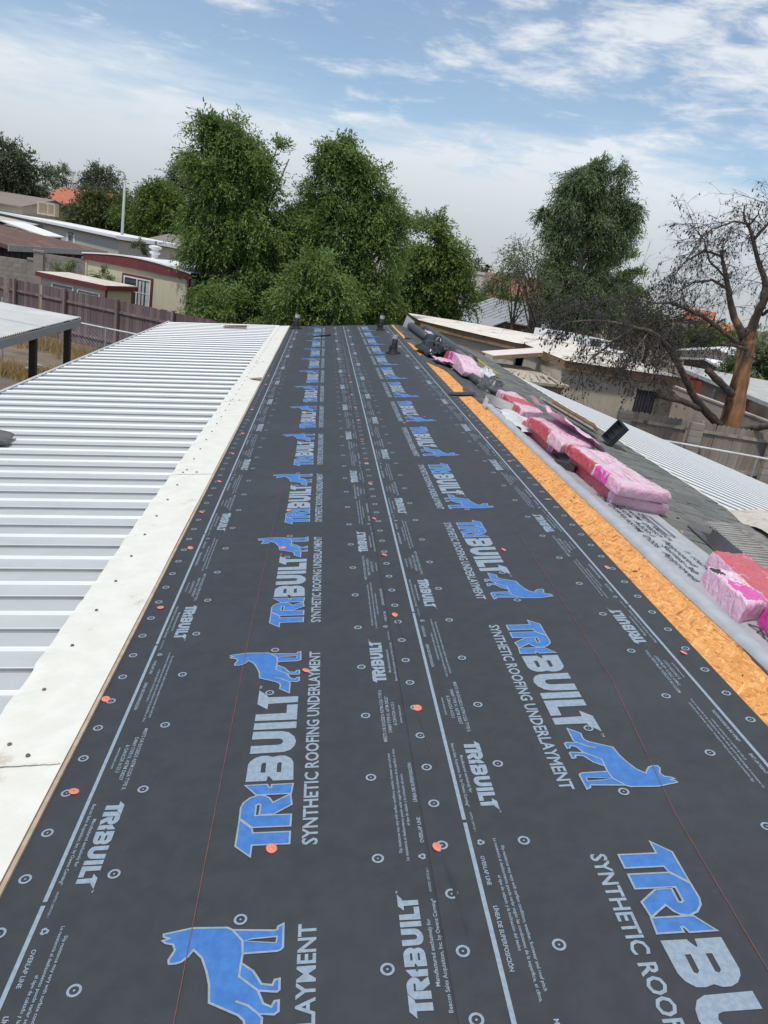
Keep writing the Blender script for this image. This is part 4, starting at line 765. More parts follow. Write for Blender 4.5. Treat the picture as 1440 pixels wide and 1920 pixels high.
MB().box(-.5, L_ + .92, -1.06, -1.002, 2.42, 2.70).build('fascia', gfa, bs); window(bs, L_ - 2.0, L_ - 1.1, 1.5, 2.3, -.03, mat('slate_frame', (.08, .08, .09)), 0, 0)
for x, y in ((L_ + .7, -.8), (L_ + 1.0, .3), (L_ + 1.3, 1.3)): MB().box(x - .06, x + .06, y - .06, y + .06, 0, 2.44).build('post', pst, bs)
p0 = at(-75, 440, 56); wr = thing('white_roofed_shed', 'building with a bright white low roof behind the brown one', 'building', (p0.x, p0.y, 0)); walls(wr, 5.2, 4, 2.8, blu); gable(wr, 5.2, 4, 2.8, .5, wht_roof, .2, .08, 'y')
# long grey home with white roof
gry = mat('grey_siding', (.46, .43, .38), (.42, .395, .345), 4, .8, .1, 40); blk_t = mat('dark_trim', (.03, .03, .035))
p0, p1 = at(-60, 430, 96), at(224, 430, 57); loc, rot, L_ = frame(p0, p1); lh = thing('long_home', 'long pale grey home with a bright white roof edge', 'home', loc, rot); walls(lh, L_, 4.5, 3.3, gry); MB().hexa([(-.2, -.3, 3.36), (L_ + .3, -.3, 3.36), (L_ + .3, 4.8, 3.36), (-.2, 4.8, 3.36)], [(-.2, -.3, 3.6), (L_ + .3, -.3, 3.6), (L_ + .3, 4.8, 3.62), (-.2, 4.8, 3.62)]).build('roof', wht_roof, lh); MB().box(-.2, L_ + .3, -.34, -.302, 3.31, 3.42).build('gutter', blk_t, lh)
xw = L_ * .77; window(lh, xw, xw + .95, 1.9, 3.0, -.03, mat('white_frame', (.72, .73, .72)), 0, 1, blk_t)
for dx in (-.62, 1.1): MB().box(xw + dx, xw + dx + .5, -.05, -.01, 1.9, 3.0).build('shutter', mat('white_frame', (.72, .73, .72)), lh)
MB().hexa([(.5, -2.2, 2.7), (L_ * .62, -2.2, 2.7), (L_ * .62, -.35, 3.12), (.5, -.35, 3.12)], [(.5, -2.2, 2.8), (L_ * .62, -2.2, 2.8), (L_ * .62, -.35, 3.19), (.5, -.35, 3.19)]).build('porch_roof', gry, lh)
for i in range(9): x = .6 + (L_ * .62 - .8) * i / 8; MB().box(x - .06, x + .06, -2.1, -1.98, 0, 2.69).build('porch_post', mat('white_frame', (.72, .73, .72)), lh)
MB().box(.5, L_ * .62, -1.9, -1.85, .3, 2.6).build('porch_screen', glass('teal_glass', (.012, .03, .036)), lh)
ev_ = thing('rooftop_cooler', 'tan slatted evaporative cooler box on the white roof', 'cooler', at(90, 404, 80)); MB().box(-.8, .8, -.6, .6, .0, 1.15).build('case', mat('cooler_tan', (.50, .42, .30)), ev_)
for i in range(8): MB().box(-.65, .1, -.63, -.603, .2 + i * .11, .25 + i * .11).build('louver', mat('cooler_slat', (.3, .25, .18)), ev_); MB().box(.2, .7, -.63, -.603, .2 + i * .11, .25 + i * .11).build('louver', mat('cooler_slat', (.3, .25, .18)), ev_)
def simple_home(name, label, pl, pr, Yl, Yr, H, dep, rise, wm, rm, along='x', cat='home', wins=()):
    a, c = at(*pl, Yl), at(*pr, Yr); loc, rot, L_ = frame(a, c); o = thing(name, label, cat, loc, rot); walls(o, L_, dep, H, wm); gable(o, L_, dep, H, rise, rm, .4, .1, along, wm)
    for (f0, f1, z0, z1) in wins: window(o, f0 * L_, f1 * L_, z0, z1, -.03, mull=0, rails=0)
    return o, L_
terra = mat('terracotta_tile', (.42, .14, .075), (.34, .105, .055), 8, .85, .4, 3, third=(.48, .2, .12), tscale=3); stuc = mat('stucco_pink', (.42, .36, .30), (.38, .32, .27), 3, .9)
simple_home('tile_roof_house', 'house with an orange tile roof among the left trees', (66, 380), (160, 390), 112, 106, 5.6, 9, 2.0, stuc, terra, 'x', 'house', ((.1, .2, 3.4, 4.8), (.5, .6, 3.4, 4.8))); simple_home('tile_roof_house', 'orange tile roof just left of the light pole', (185, 390), (262, 395), 118, 114, 4.6, 9, 2.0, stuc, terra, 'x', 'house'); simple_home('tile_roof_house', 'orange tile roof glimpsed beside the big green tree', (335, 400), (420, 400), 105, 100, 4.3, 9, 2.4, stuc, terra, 'x', 'house')
simple_home('tan_home', 'tan home with a brown roof at the far left edge', (-60, 400), (42, 400), 86, 82, 4.4, 7, 1.0, mat('tan_siding', (.42, .36, .27)), mat('taupe_roof', (.25, .2, .17)), 'x'); o, L_ = simple_home('tan_home', 'ochre home with a grey brown roof right of the light pole', (248, 440), (360, 440), 66, 60, 3.0, 7, 1.1, mat('ochre_siding', (.42, .33, .19)), mat('taupe_roof2', (.22, .19, .17), (.18, .155, .14), 3, .9), 'x', 'home', ((.45, .6, 1.8, 2.5),))
MB().hexa([(-1.2, -2.2, 2.1), (4.2, -2.2, 1.6), (4.2, -.2, 2.0), (-1.2, -.2, 2.6)], [(-1.2, -2.2, 2.2), (4.2, -2.2, 1.7), (4.2, -.2, 2.1), (-1.2, -.2, 2.7)]).build('awning', wht_roof, o); MB().box(-.9, 4.0, -1.9, -1.8, 0, 1.55).build('awning_screen', blk_t, o)
# light pole
pb = at(229, 440, 62); pt = at(234, 338, 62); pole = thing('street_light', 'tall grey street light with a short curved arm above the left homes', 'street light', (pb.x, pb.y, 0)); dx, dy = 0, 0; Hh = pt.z; gp = mat('pole_grey', (.36, .40, .38), (.32, .36, .34), 6, .5)
MB().tube([(0, 0, 0), (0, 0, Hh * .5), (0, 0, Hh)], [.13, .105, .08], 10).build('pole', gp, pole, smooth=True)
MB().tube([(0, 0, Hh), (-.02, 0, Hh + .3), (-.12, 0, Hh + .5), (-.35, 0, Hh + .6)], .07, 8).build('arm', gp, pole, smooth=True); MB().lathe([(.05, .1), (.2, -.02), (.22, -.12), (.15, -.16)], 12, (-.5, 0, Hh + .6)).build('lamp_head', gp, pole, smooth=True)
# ------------------------------------------------------------------ right: burnt neighbour home
tanw = mat('tan_wall', (.52, .46, .38), (.47, .41, .335), 3, .85, .15, 30, third=(.12, .10, .085), tscale=1.1, tlo=.6, thi=.78); crw = mat('cream_ribbed', (.56, .51, .42), (.48, .44, .36), 3, .8, stretch=(6, 6, .3)); brnf = mat('brown_fascia', (.30, .20, .12), (.22, .145, .09), 5, .8, third=(.06, .05, .045), tscale=2, tlo=.58, thi=.7); scor = mat('scorched_roof', (.70, .66, .59), (.62, .57, .50), 2.5, .8, third=(.17, .15, .13), tscale=.9, tlo=.56, thi=.70)

bh = thing('burnt_home', 'scorched tan neighbour home with a pale burnt roof', 'home', (7.53, 23.2, 0)); o_h = Vector((7.53, 23.2, 0))
def prism(poly, z0, z1, mi=0, mb=None):
    mb = mb or MB(); n = len(poly); v = [Vector((x, y, z0)) - o_h for x, y in poly] + [Vector((x, y, z1)) - o_h for x, y in poly]
    return mb.add(v, [tuple(range(n))[::-1], tuple(range(n, 2 * n))] + [(i, (i + 1) % n, n + (i + 1) % n, n + i) for i in range(n)], mi)
def wallrun(a, c, th, z0, z1):                # wall from a to c, thickness to the left of a->c
    d = Vector((c[0] - a[0], c[1] - a[1])).normalized(); q = Vector((-d.y, d.x)) * th; return prism([a, c, (c[0] + q.x, c[1] + q.y), (a[0] + q.x, a[1] + q.y)], z0, z1)
def onwall(a, c, f0, f1, z0, z1, d0, d1, name, m_, parent=None):   # panel on the outer side of wall a->c
    d = Vector((c[0] - a[0], c[1] - a[1])); q = Vector((d.y, -d.x)).normalized(); P_ = lambda f_, dd: (a[0] + d.x * f_ + q.x * dd, a[1] + d.y * f_ + q.y * dd)
    return prism([P_(f0, d1), P_(f1, d1), P_(f1, d0), P_(f0, d0)], z0, z1).build(name, m_, parent or bh)
A0, A1_, A2_, A3_ = (7.53, 23.2), (11.3, 23.5), (11.2, 33.0), (7.45, 27.5); W0, W1, W2 = (7.1, 27.45), (4.25, 31.05), (4.1, 34.9)
wallrun(A0, A1_, .12, 0, 2.44).build('wall', tanw, bh); wallrun(A1_, A2_, .12, 0, 2.44).build('wall', tanw, bh); wallrun(A3_, A0, .12, 0, 2.44).build('wall', crw, bh)
tw2 = mat('tan_wall2', (.50, .44, .36), (.45, .39, .33), 3, .85, third=(.14, .12, .10), tscale=1.2, tlo=.64, thi=.78)
wallrun(W1, W0, .12, 0, 2.44).build('wall', tw2, bh); wallrun(W2, W1, .12, 0, 2.44).build('wall', crw, bh); wallrun(A2_, W2, .12, 0, 2.4).build('wall', tanw, bh)
def ovh(p, c, d=.22): v = Vector((p[0] - c[0], p[1] - c[1])).normalized() * d; return (p[0] + v.x, p[1] + v.y)
cen = (8.3, 29.5); ring_ = [ovh(p, cen) for p in (A0, A1_, A2_, W2, W1, W0, A3_)]
for a, c in zip(ring_, ring_[1:] + ring_[:1]): wallrun(a, c, .06, 2.45, 2.70).build('fascia', brnf, bh)
bb = MB(); nr = 10; out_r = [ovh(p, cen, .30) for p in (A0, ((A0[0] + A1_[0]) / 2, (A0[1] + A1_[1]) / 2), A1_, ((A1_[0] + A2_[0]) / 2, (A1_[1] + A2_[1]) / 2), A2_, ((A2_[0] + W2[0]) / 2, (A2_[1] + W2[1]) / 2), W2, W1, ((W1[0] + W0[0]) / 2, (W1[1] + W0[1]) / 2), W0, A3_, ((A3_[0] + A0[0]) / 2, (A3_[1] + A0[1]) / 2))]; n = len(out_r)
for k in range(nr + 1):
    f_ = k / nr
    for x, y in out_r: bb.v.append(tuple(Vector((x + (cen[0] - x) * f_, y + (cen[1] - y) * f_, 2.715 + .22 * math.sin(f_ * 1.57) + .02 * nz(x * 2, y * 2, f_ * 3))) - o_h))
for k in range(nr):
    for i in range(n): bb.f.append([k * n + i, k * n + (i + 1) % n, (k + 1) * n + (i + 1) % n, (k + 1) * n + i]); bb.m.append(0)
bb.build('roof', scor, bh)
for k in range(14): onwall(A0, A1_, .03 + k * .07, .034 + k * .07, .3, 2.43, .001, .012, 'siding_rib', tanw)
for k in range(16): onwall(A3_, A0, .06 + k * .058, .064 + k * .058, .3, 2.43, .001, .012, 'siding_rib', crw)
wf = onwall(A3_, A0, .60, .78, 1.45, 2.1, .002, .04, 'window', mat('alu_frame', (.5, .5, .48))); onwall(A3_, A0, .61, .685, 1.5, 2.05, .041, .05, 'pane', glass('pale_glass', (.16, .18, .19)), wf); onwall(A3_, A0, .695, .77, 1.5, 2.05, .041, .05, 'pane', glass('pale_glass', (.16, .18, .19)), wf)
wf2 = onwall(W1, W0, .46, .70, 1.35, 2.12, .002, .05, 'window', brnf); onwall(W1, W0, .48, .68, 1.42, 2.05, .051, .06, 'pane', glass('black_glass', (.01, .01, .01)), wf2); onwall(W1, W0, .14, .27, .1, 2.1, .002, .03, 'doorway', char_m); onwall(W1, W0, .02, .10, .6, 2.2, .002, .03, 'doorway', char_m)
dr = onwall(A0, A1_, .69, .86, .1, 2.15, .002, .04, 'screen_door', blk_t)
for k in range(6): onwall(A0, A1_, .70 + k * .028, .704 + k * .028, .15, 2.1, .041, .055, 'door_bar', mat('door_grey', (.12, .12, .13)), dr)
onwall(A0, A1_, .655, .68, 0, 2.43, .002, .07, 'door_post', mat('pale_trim', (.5, .46, .39))); onwall(A0, A1_, .88, 1.0, 0, 2.25, .002, .2, 'chimney_stack', mat('tan_brick', (.34, .27, .19), (.28, .22, .155), 20, .9, .3))
aw = thing('awning', 'white corrugated awning sloping off the burnt home', 'awning', (0, 0, 0)); A1, A2, A3, A4 = at(903, 659, 25.4), at(1012, 652, 25.6), at(1018, 661, 24.2), at(925, 667, 24.0)
bb = MB(); n = 60
for i in range(n + 1): f_ = i / n; z = .02 * math.sin(i * math.pi * .5); a = A4.lerp(A1, f_); c = A3.lerp(A2, f_); bb.v += [(a.x, a.y, a.z + z), (c.x, c.y, c.z + z)]
bb.f = [[2 * i, 2 * i + 1, 2 * i + 3, 2 * i + 2] for i in range(n)]; bb.m = [0] * n; bb.build('awning_sheet', mat('awning_white', (.66, .60, .57), (.6, .54, .5), 3, .6), aw); MB().hexa([A4 + Vector((0, -.03, -.12)), A3 + Vector((0, -.03, -.12)), A3 + Vector((0, 0, -.12)), A4 + Vector((0, 0, -.12))], [A4 + Vector((0, -.03, -.02)), A3 + Vector((0, -.03, -.02)), A3 + Vector((0, 0, -.02)), A4 + Vector((0, 0, -.02))]).build('awning_edge', brnf, aw)
for a in (A1, A4): MB().tube([(a.x + .1, a.y, 0), (a.x + .1, a.y, a.z - .05)], .03).build('post', steel, aw)
pz = thing('porch_shed', 'sooty tan porch shed with an open front below the awning', 'shed', (5.45, 22.2, 0), (0, 0, R(12))); prw = mat('porch_tan', (.33, .28, .19), (.27, .23, .16), 4, .85, .1, stretch=(8, 8, .3), third=(.1, .085, .07), tscale=1.5)
MB().box(0, .08, 0, 2.4, 0, 1.95).box(1.45, 2.1, 0, .08, 0, 1.95).box(.08, 1.45, 0, .08, 1.7, 1.95).box(2.02, 2.1, .08, 2.4, 0, 1.95).box(.08, 2.02, 2.3, 2.4, 0, 1.95).build('wall', prw, pz); MB().hexa([(-.15, -.25, 1.96), (2.2, -.25, 1.96), (2.2, 2.6, 2.06), (-.15, 2.6, 2.06)], [(-.15, -.25, 2.04), (2.2, -.25, 2.04), (2.2, 2.6, 2.14), (-.15, 2.6, 2.14)]).build('roof', mat('porch_roof', (.46, .42, .34), (.38, .34, .27), 3, .8, third=(.13, .115, .1), tscale=2), pz); MB().box(.5, .58, .3, .38, 0, 1.9).build('inner_post', blk_t, pz)
for k in range(7): MB().hexa([(.1 + k * .28, -.1 + .2 * nz(k), 2.07), (.8 + k * .2, .9, 2.12), (.86 + k * .2, .9, 2.12), (.16 + k * .28, -.1 + .2 * nz(k), 2.07)], [(.1 + k * .28, -.1 + .2 * nz(k), 2.10), (.8 + k * .2, .9, 2.15), (.86 + k * .2, .9, 2.15), (.16 + k * .28, -.1 + .2 * nz(k), 2.10)]).build('loose_batten', mat('batten_tan', (.5, .45, .36)), pz)
# white burnt trailer panel and debris beyond the roof
wp = at(995, 652, 33.5); wp2 = at(1135, 690, 30); loc, rot, L_ = frame(wp, wp2); tp = thing('white_trailer', 'white burnt trailer side standing behind the scorched roof', 'trailer', loc, rot); shell_m = mat('burnt_white', (.72, .74, .75), (.66, .68, .69), 3, .6, third=(.05, .05, .05), tscale=1.4, tlo=.56, thi=.64)
MB().box(0, L_ * .62, 0, 2, .4, 3.05).build('body', shell_m, tp); MB().box(L_ * .62 + .01, L_, .05, 1.9, .4, 2.75).build('body', shell_m, tp); window(tp, 1.3, 1.9, 2.0, 2.6, -.03, mull=0, rails=0); window(tp, 2.5, 3.0, 1.9, 2.5, -.03, mull=0, rails=0)
for x in (.8, L_ - 1): MB().lathe([(.3, 0), (.32, .05), (.32, .2), (.3, .25)], 16).build('wheel', black_m, tp, (x, -.05, .32), (R(90), 0, 0))
yp = at(935, 640, 36); MB().tube([at(935, 636, 35.5), at(948, 655, 35.5)], [.14, .12], 8).build('loader_arm', mat('machine_yellow', (.6, .34, .04), (.5, .28, .04), 5, .5), None, label='yellow machine arm poking up behind the burnt roof', category='machine')
# grey ribbed building and houses behind
ribm = mat('grey_ribbed_roof', (.30, .31, .315), (.25, .26, .265), 2, .5, stretch=(6, 6, .2)); oliv = mat('olive_wall', (.22, .18, .085), (.19, .155, .075), 3, .85)
p0, p1 = at(868, 600, 50), at(1030, 640, 46); loc, rot, L_ = frame(p0, p1); gb = thing('ribbed_roof_building', 'olive walled building with a grey ribbed roof beyond the burnt home', 'building', loc, rot); walls(gb, L_, 7, 2.45, oliv)
MB().hexa([(-.3, -.6, 2.46), (L_ + .3, -.6, 2.46), (L_ + .3, 3.8, 3.55), (-.3, 3.8, 3.55)], [(-.3, -.6, 2.54), (L_ + .3, -.6, 2.54), (L_ + .3, 3.8, 3.63), (-.3, 3.8, 3.63)]).build('roof', ribm, gb); MB().hexa([(-.3, 3.82, 3.55), (L_ + .3, 3.82, 3.55), (L_ + .3, 7.6, 2.5), (-.3, 7.6, 2.5)], [(-.3, 3.82, 3.63), (L_ + .3, 3.82, 3.63), (L_ + .3, 7.6, 2.58), (-.3, 7.6, 2.58)]).build('roof', ribm, gb)
for k in range(int(L_ / .4)): MB().hexa([(k * .4, -.6, 2.545), (k * .4 + .05, -.6, 2.545), (k * .4 + .05, 3.75, 3.62), (k * .4, 3.75, 3.62)], [(k * .4, -.6, 2.575), (k * .4 + .05, -.6, 2.575), (k * .4 + .05, 3.75, 3.65), (k * .4, 3.75, 3.65)]).build('roof_rib', ribm, gb)
MB().hexa([(.2, -2.4, 2.1), (3.4, -2.4, 2.1), (3.4, -.61, 2.5), (.2, -.61, 2.5)], [(.2, -2.4, 2.16), (3.4, -2.4, 2.16), (3.4, -.61, 2.56), (.2, -.61, 2.56)]).build('porch_roof', ribm, gb)
for x in (.4, 1.7, 3.2): MB().box(x - .06, x + .06, -2.3, -2.18, 0, 2.1).build('porch_post', oliv, gb)
window(gb, 4.2, 5.2, 1.3, 2.2, -.03, mull=0, rails=0); window(gb, 1.0, 2.6, .9, 2.0, -.03, mull=1, rails=0); MB().lathe([(.1, 0), (.1, .3), (.15, .32), (.15, .4)], 10).build('roof_pipe', black_m, gb, (4.3, .9, 2.9))
bro = mat('brown_shingle', (.26, .125, .08), (.20, .095, .062), 7, .9, .3, 6); o, L_ = simple_home('brown_roof_house', 'house with a brown hip roof and tall pale chimney', (862, 560), (1000, 580), 96, 90, 3.0, 12, 2.7, mat('beige_stucco', (.55, .50, .44)), bro, 'x', 'house', ((.1, .2, 1.4, 2.5),))
ck = at(893, 560, 91); ct = at(906, 516, 91); chm = MB().box(-.75, .75, -.6, .6, 0, ct.z).box(-.85, .85, -.7, .7, ct.z + .001, ct.z + .3); chm.build('chimney', mat('beige_stucco', (.55, .50, .44)), o, Matrix.Rotation(-o.rotation_euler.z, 3, 'Z') @ Vector((ck.x - o.location.x, ck.y - o.location.y, 0)))
# ------------------------------------------------------------------ right: wood fence, stucco wall and homes
wood_g = [mat('grey_board_%d' % i, c, tuple(q * .62 for q in c), 4, .9, .3, 30, stretch=(1, 1, .12), third=(.05, .045, .04), tscale=2, tlo=.62, thi=.75) for i, c in enumerate(((.34, .29, .245), (.30, .255, .215), (.38, .33, .28), (.26, .22, .185)))]
board_fence('grey weathered dog eared fence before the stucco wall', (9.3, 22.3), (17.0, 21.6), 1.62, wood_g, .15, 2.5, dog=True, skip=(14, 15, 16), rails=(.3, 1.35))
def pillar(label, x, y, n_): 
    o = thing('block_pillar', label, 'pillar', (x, y, 0), (0, 0, -.09))
    for k in range(n_): MB().box(-.2, .2, -.1, .1, .005, .195).build('block', blk[k % 3], o, (0, 0, k * .2))
pillar('grey block pillar in the middle of the right fence', 11.55, 21.85, 8); pillar('grey block pillar at the burnt home end of the fence', 9.35, 22.0, 8); pillar('grey block pillar at the right frame edge', 14.0, 21.6, 7)
rl = thing('pipe_rail', 'pale horizontal pipe rail in front of the right fence', 'rail', (0, 0, 0)); MB().tube([(9.0, 21.05, 1.1), (16.5, 19.6, 1.1)], .035, 8).build('pipe', mat('pale_rail', (.6, .61, .6)), rl)
for f_ in (.1, .5, .9): MB().tube([(9 + 7.5 * f_, 21.05 - 1.45 * f_, 0), (9 + 7.5 * f_, 21.05 - 1.45 * f_, 1.08)], .03, 8).build('post', steel, rl)
stm = mat('stucco_tan', (.42, .365, .31), (.36, .31, .26), 2.5, .92, .3, 20, third=(.27, .225, .185), tscale=.8, tlo=.55, thi=.7)
sw = thing('stucco_wall', 'tan stucco yard wall behind the burnt tree', 'wall', (14.9, 20.4, 0)); 
for k in range(4): MB().box(-.09, .09, k * 3 + .006, (k + 1) * 3 - .006, 0, 1.70).build('panel', stm, sw)
MB().box(-.12, .12, 0, 12, 1.701, 1.76).build('cap', stm, sw); MB().tube([(-.13, 4.9, 0), (-.13, 4.9, 1.68)], .03).build('drain_pipe', mat('grey_pipe', (.2, .2, .22)), sw)
pg = thing('patio_roof', 'flat grey patio roof with dark open side behind the stucco wall', 'patio roof', (15.6, 24.5, 0)); gfl = mat('grey_flat_roof', (.42, .42, .40), (.36, .36, .345), 2, .8, third=(.5, .5, .48), tscale=.7); MB().hexa([(0, 0, 2.02), (9, -1.5, 2.02), (9.5, 6, 2.3), (.2, 9.5, 2.3)], [(0, 0, 2.16), (9, -1.5, 2.16), (9.5, 6, 2.44), (.2, 9.5, 2.44)]).build('roof', gfl, pg)
for x, y in ((.2, .3), (.35, 5), (.45, 9.2), (4.5, -.5), (8.8, -1.2)): MB().box(x - .07, x + .07, y - .07, y + .07, 0, 2.01).build('post', mat('pale_trim', (.5, .46, .39)), pg)
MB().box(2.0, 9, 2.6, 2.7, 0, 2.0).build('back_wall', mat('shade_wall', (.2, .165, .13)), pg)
rw2 = at(1385, 690, 38); wr2 = thing('white_roofed_home', 'home with a bright white low roof at the right frame edge', 'home', (rw2.x, rw2.y, 0)); walls(wr2, 7, 6, 2.1, mat('brown_wall', (.16, .12, .095))); gable(wr2, 7, 6, 2.1, .35, wht_roof, .4, .1, 'x', mat('brown_wall', (.16, .12, .095)))
p0, p1 = at(1272, 690, 46), at(1392, 700, 44); loc, rot, L_ = frame(p0, p1); gh = thing('tan_gable_house', 'tan gabled house with two white framed windows behind the red fence', 'house', loc, rot); tg = mat('tan_gable', (.42, .37, .30), (.38, .335, .27), 3, .9); walls(gh, L_, 8, 2.55, tg); gable(gh, L_, 8, 2.55, .42, wht_roof, .35, .1, 'y', tg); window(gh, L_ * .26, L_ * .26 + .75, 1.45, 2.3, -.03, mull=0, rails=0); window(gh, L_ * .86, L_ * .86 + .75, 1.2, 2.05, -.03, mull=0, rails=0)
redw = [mat('red_board_%d' % i, c, tuple(q * .7 for q in c), 4, .85) for i, c in enumerate(((.22, .055, .03), (.19, .048, .027), (.25, .07, .04)))]
p0, p1 = at(1298, 690, 41.5), at(1430, 700, 40); board_fence('red brown board fence in front of the tan gabled house', (p0.x, p0.y), (p1.x, p1.y), 1.75, redw, .16, 2.4, rails=(.4, 1.4))
simple_home('tile_roof_house', 'small orange roofed house far right among the bushes', (1325, 640), (1360, 645), 95, 94, 3.3, 6, 1.0, stuc, terra, 'x', 'house'); simple_home('tile_roof_house', 'pinkish tile roof farthest right behind the burnt twigs', (1280, 610), (1325, 620), 130, 128, 4.2, 8, 1.6, stuc, terra, 'x', 'house')
tkp = at(733, 600, 50); tk = thing('pickup_truck', 'dark pickup truck parked in the shade behind the trees', 'truck', (tkp.x, tkp.y, 0), (0, 0, R(8))); dkp = mat('dark_paint', (.03, .035, .045), (.04, .045, .055), 5, .25)
bb = MB(); n = 0
for (x0, x1, z0, z1, ins) in ((-1.0, 1.0, .55, 1.15, .04), (-.92, .92, 1.151, 1.85, .16)): bb.hexa([(x0, -.2, z0), (x1, -.2, z0), (x1, 4.6 if z0 < 1 else 3.2, z0), (x0, 4.6 if z0 < 1 else 3.2, z0)], [(x0 + ins, -.1 if z0 < 1 else .9, z1), (x1 - ins, -.1 if z0 < 1 else .9, z1), (x1 - ins, 4.5 if z0 < 1 else 2.6, z1), (x0 + ins, 4.5 if z0 < 1 else 2.6, z1)])
bb.build('body', dkp, tk); MB().hexa([(-.8, -.0, 1.2), (.8, -.0, 1.2), (.8, .05, 1.2), (-.8, .05, 1.2)], [(-.68, .66, 1.78), (.68, .66, 1.78), (.68, .72, 1.78), (-.68, .72, 1.78)]).build('windscreen', glass('truck_glass', (.12, .14, .16)), tk)
for sx_ in (-1, 1):
    MB().box(sx_ * .72 - .16, sx_ * .72 + .16, -.24, -.205, .85, 1.02).build('headlight', mat('lamp_clear', (.6, .6, .62)), tk)
    for yy in (.7, 3.7): MB().lathe([(.2, 0), (.38, .02), (.38, .22), (.2, .24)], 18).build('wheel', black_m, tk, (sx_ * .95 - .12, yy, .38), (0, R(90), 0))
MB().box(-.5, .5, -.235, -.205, .7, .98).build('grille', black_m, tk)
# ------------------------------------------------------------------ trees
bark = mat('bark', (.13, .10, .075), (.085, .065, .05), 6, .9, .5, 12); pale_bark = mat('pale_bark', (.40, .33, .26), (.26, .20, .15), 3, .85, .3, 8, stretch=(1, 1, .3))
def leaves(org, dirs, L_, wd, tilt=.55):
    """diamond leaf quads at org pointing along dirs, blades turned mostly to the sky"""
    N = len(org); ref = nrg.normal(size=(N, 3)) * tilt; ref[:, 2] += 1; d = dirs / (np.linalg.norm(dirs, axis=1, keepdims=True) + 1e-9); s_ = np.cross(d, ref); s_ /= np.linalg.norm(s_, axis=1, keepdims=True) + 1e-9
    l = (L_ * (.6 + .7 * nrg.random(N)))[:, None]; w_ = (wd * (.7 + .6 * nrg.random(N)))[:, None]; mid = org + d * l * .45
    return np.stack([org, mid + s_ * w_ * .5, org + d * l, mid - s_ * w_ * .5], 1).reshape(-1, 3)
def crown(blobs, nsprig, per, sl, L_, wd, droop=.5, out=.7, gap=.28, ns=1.1, csz=.42, nper=26):
    B_ = np.array(blobs); ar = (B_[:, 3] * B_[:, 5]) ** .85; nc = max(6, nsprig // nper)
    # sprays: sit near the outside of the blobs, lean outward and hang
    pick = nrg.choice(len(B_), nc * 3, p=ar / ar.sum()); b_ = B_[pick]; dr = nrg.normal(size=(nc * 3, 3)); dr[:, 2] *= .9; dr[:, 2] += .12; dr /= np.linalg.norm(dr, axis=1, keepdims=True)
    rr = .45 + .38 * nrg.random(nc * 3); far = nrg.random(nc * 3) < .08; rr[far] += .35 * nrg.random(far.sum())
    c = b_[:, :3] + dr * rr[:, None] * b_[:, 3:6]; dep = np.zeros(len(c)) + 9
    for q in B_: dep = np.minimum(dep, np.linalg.norm((c - q[:3]) / q[3:6], axis=1))
    score = dep + .25 * nrg.random(len(c)); idx = np.argsort(-score)[:nc]; inner = nrg.choice(len(c), nc // 3); idx = np.concatenate([idx, inner]); c, dr, b_ = c[idx], dr[idx], b_[idx]
    keep = np.array([noise.noise(Vector((p * ns).tolist())) > -gap for p in c]); c, dr, b_ = c[keep], dr[keep], b_[keep]; nc = len(c)
    cs = np.minimum(csz * (.45 + .8 * nrg.random(nc)), b_[:, 3] * .7)
    ca = dr * out + nrg.normal(size=(nc, 3)) * .25; ca[:, 2] -= droop * .55; ca /= np.linalg.norm(ca, axis=1, keepdims=True)
    rep_ = np.repeat(np.arange(nc), nper); n = len(rep_); g_ = nrg.normal(size=(n, 3)) * np.array([.42, .42, .30]); o = c[rep_] + g_ * cs[rep_][:, None] + ca[rep_] * (nrg.random(n) - .35)[:, None] * cs[rep_][:, None] * 1.3
    ax = ca[rep_] + nrg.normal(size=(n, 3)) * .38; ax /= np.linalg.norm(ax, axis=1, keepdims=True)
    t = np.linspace(0, 1, per); pts = o[:, None, :] + ax[:, None, :] * (t[None, :, None] * sl); pts[:, :, 2] -= droop * sl * .45 * (t ** 2)[None, :]
    ld = ax[:, None, :] * .9 + nrg.normal(size=(n, per, 3)) * .55; ld[:, :, 2] -= droop * .35
    sh = np.clip(np.repeat(nrg.random(nc), nper * per) * .55 + nrg.random(n * per) * .45, 0, 1)
    return leaves(pts.reshape(-1, 3), ld.reshape(-1, 3), L_, wd), sh
